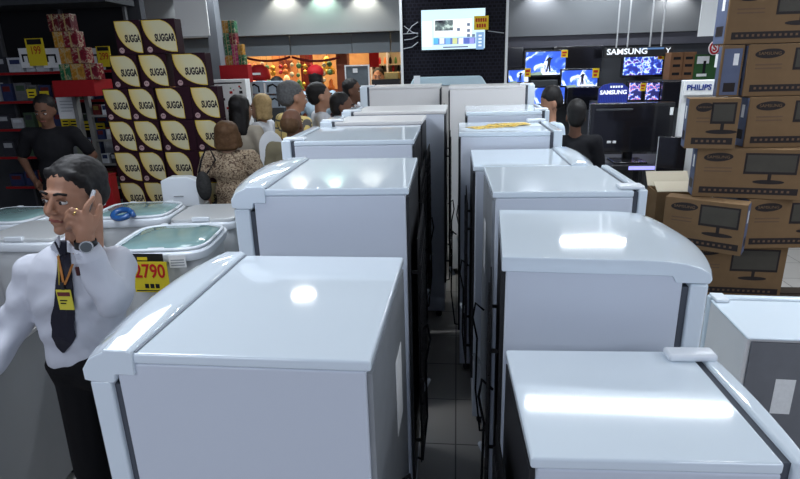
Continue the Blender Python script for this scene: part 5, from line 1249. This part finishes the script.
    def sheet(rows_, off, th, nm, m_, par, smooth=False):
        b = MB(); V = []
        for r_ in rows_: V.append([hit(x, y, off) for x, y in r_])
        # even out depth along the strip
        for _ in range(2):
            for i in range(1, len(V) - 1):
                for j in range(len(V[i])): V[i][j].y = min(V[i][j].y, (V[i - 1][j].y + V[i + 1][j].y) / 2)
        F0 = [[b.bm.verts.new(p) for p in r_] for r_ in V]; F1 = [[b.bm.verts.new(p + Vector((0, th, 0))) for p in r_] for r_ in V]
        nr, nc = len(V), len(V[0])
        for i in range(nr - 1):
            for j in range(nc - 1):
                b.bm.faces.new([F0[i][j], F0[i][j + 1], F0[i + 1][j + 1], F0[i + 1][j]]); b.bm.faces.new([F1[i][j], F1[i + 1][j], F1[i + 1][j + 1], F1[i][j + 1]])
        for i in range(nr - 1):
            b.bm.faces.new([F0[i][0], F0[i + 1][0], F1[i + 1][0], F1[i][0]]); b.bm.faces.new([F0[i][-1], F1[i][-1], F1[i + 1][-1], F0[i + 1][-1]])
        for j in range(nc - 1):
            b.bm.faces.new([F0[0][j], F1[0][j], F1[0][j + 1], F0[0][j + 1]]); b.bm.faces.new([F0[-1][j], F0[-1][j + 1], F1[-1][j + 1], F1[-1][j]])
        return b.build(nm, m_, par, smooth=smooth)
    def strip(keys, n, nc):
        rows_ = []
        for i in range(n):
            f = i / (n - 1) * (len(keys) - 1); k_ = min(int(f), len(keys) - 2); u = f - k_
            a_ = [keys[k_][q] * (1 - u) + keys[k_ + 1][q] * u for q in range(3)]
            rows_.append([(a_[1] + (a_[2] - a_[1]) * j / (nc - 1), a_[0]) for j in range(nc)])
        return rows_
    TIE = mat('dark_tie', (0.018, 0.018, 0.028), 0.5, noise=0.2, nscale=60)
    tie = sheet(strip([(250, 58, 69), (262, 57.5, 70), (280, 56, 72), (310, 53.5, 74), (337, 51.5, 75.5), (345, 56, 71), (353, 62.5, 64)], 22, 4), .007, .005, 'tie', TIE, t)
    kn = MB().prism([(-.024, .022), (.022, .022), (.013, -.026), (-.013, -.026)], -.012, .010, m=Matrix.Translation(hit(63, 247, .012)) @ Matrix.Rotation(PI / 2, 4, 'X')).build('knot', TIE, tie, bevel=.005)
    sheet(strip([(250, 58, 59.6), (262, 57.5, 59.2), (285, 58.5, 60)], 8, 2), .0135, .001, 'tie_stripe', mat('tie_stripe', (0.25, 0.19, 0.03), 0.5), tie)
    for q, (c0, c1, c2) in enumerate((((58, 236), (50, 247), (60, 256)), ((66, 240), (77, 254), (67, 252)))):
        P_ = [hit(*c, .016) for c in (c0, c1, c2)]
        b = MB(); a1 = [b.bm.verts.new(p) for p in P_]; a2 = [b.bm.verts.new(p + Vector((0, .008, 0))) for p in P_]
        b.bm.faces.new(a1); b.bm.faces.new(a2[::-1])
        for i in range(3): b.bm.faces.new([a1[i], a1[(i + 1) % 3], a2[(i + 1) % 3], a2[i]])
        b.build('collar', SHM_, sh_)
    LAN = mat('lanyard_orange', (0.30, 0.12, 0.03), 0.6)
    ly = sheet(strip([(256, 56.5, 58.8), (270, 59.5, 61.8), (285, 62.5, 65)], 12, 2), .015, .002, 'lanyard', LAN, t)
    sheet(strip([(264, 71.5, 73.8), (274, 68, 70.3), (285, 63.2, 65.5)], 12, 2), .016, .002, 'lanyard_strand', LAN, ly)
    c = hit(65, 300, .020)
    bz = lambda a_, b_, c_, d_, y0, y1: MB().box(c.x + a_, c.y + y0, c.z + b_, c.x + c_, c.y + y1, c.z + d_)
    bd = bz(-.026, -.036, .026, .036, 0, .003).build('badge', mat('badge_yellow', (0.62, 0.55, 0.05), 0.4), t)
    bz(-.022, .014, .022, .028, -.0012, -.0002).build('badge_header', mat('badge_dark_red', (0.12, 0.02, 0.02), 0.4), bd)
    bz(-.018, -.004, .008, 0.0, -.0012, -.0002).build('badge_text', BLACKM, bd); bz(-.018, -.014, .002, -.010, -.0012, -.0002).build('badge_text', BLACKM, bd)
    bz(-.006, .0365, .006, .062, 0, .004).build('badge_clip', BLACK, bd)
    p = hit(78, 272, .008); MB().box(p.x - .005, p.y - .004, p.z - .012, p.x + .005, p.y + .003, p.z + .018).build('pen', mat('pen_dark', (0.06, 0.01, 0.01), 0.3), t)
    # shirt front placket below tie
    # ---- watch
    wd = (wR - pal).normalized(); wc = wR + (pal - wR) * .12
    wt = ringm(MB(), wc - wd * .011, wc + wd * .011, .031, .032).build('watch_strap', BLACK, t, smooth=True)
    tocam = (Vector((0, 0, CAM_H)) - O - wc).normalized(); tocam = (tocam - wd * tocam.dot(wd)).normalized()
    Rw = tocam.to_track_quat('Z', 'Y').to_matrix().to_4x4()
    b = MB(); b.lathe([(.018, 0), (.020, .003), (.019, .008)], n=24); b.bm.transform(Matrix.Translation(wc + tocam * .031) @ Rw); b.build('watch_case', mat('watch_steel', (0.55, 0.55, 0.56), 0.25, metal=0.9), wt)
    b = MB(); b.lathe([(.0155, 0.0082), (.0155, .009)], n=24); b.bm.transform(Matrix.Translation(wc + tocam * .031) @ Rw); b.build('watch_dial', mat('watch_dial', (0.08, 0.09, 0.10), 0.3), wt)
    # ring
    r0 = L(76, 212.3, 1.489); r1 = L(74.2, 211.5, 1.487); ringm(MB(), r0, r1, .0118, .0118, 16).build('finger_ring', mat('ring_gold', (0.8, 0.55, 0.2), 0.2, metal=1), t, smooth=True)
    # ---- trousers, belt, shoes
    P_ = [('e', (0, 0, .93), (.150, .112, .10)), ('e', wa + Vector((0.0, 0, -.055)), (.158, .124, .045)), ('c', wa + Vector((-.03, 0, -.07)), .115, Vector((0, 0, .95)), .11)]
    for s_ in (-1, 1): P_ += [('c', (s_ * .085, 0, .88), .096, (s_ * .11, -.02, .48), .072), ('c', (s_ * .11, -.02, .48), .07, (s_ * .12, .02, .10), .058)]
    fuse('trousers', P_, 0.01, mat('black_trousers', (0.006, 0.006, 0.007), 0.85), t, smooth=5)
    for s_ in (-1, 1): fuse('shoe', [('c', (s_ * .12, .035, .05), .05, (s_ * .13, -.15, .04), .040)], 0.008, BLACK, t, smooth=2)
    # ---- phone (held, its own thing)
    ph = thing('mobile_phone', 'silver and black mobile phone held to the ear', 'phone', (0, 0, 0))
    a_ = at(86.5, 214, Y=1.535); b_ = at(93.5, 193, Y=1.565)
    d = (b_ - a_); Lh = d.length; d.normalize(); side = Vector((-.45, .85, 0)); side = (side - d * side.dot(d)).normalized(); nrm = d.cross(side)
    Mx = Matrix((side, nrm, d)).transposed().to_4x4(); Mx.translation = (a_ + b_) / 2
    b = MB(); b.box(-.024, -.005, -Lh * .62, .024, .005, Lh * .62); b.bm.transform(Mx.to_3x3().to_4x4()); ph.location = Mx.translation
    b.build('casing', mat('phone_silver', (0.55, 0.57, 0.6), 0.3, metal=0.3), ph, bevel=.003)
    b = MB(); b.box(-.021, .0053, -Lh * .58, .021, .0065, Lh * .58); b.bm.transform(Mx.to_3x3().to_4x4()); b.build('screen', BLACK, ph)
    b = MB(); b.box(-.021, -.0065, -Lh * .6, .021, -.0053, Lh * .1); b.bm.transform(Mx.to_3x3().to_4x4()); b.build('back_plate', BLACK, ph)
man()
#NEXT4
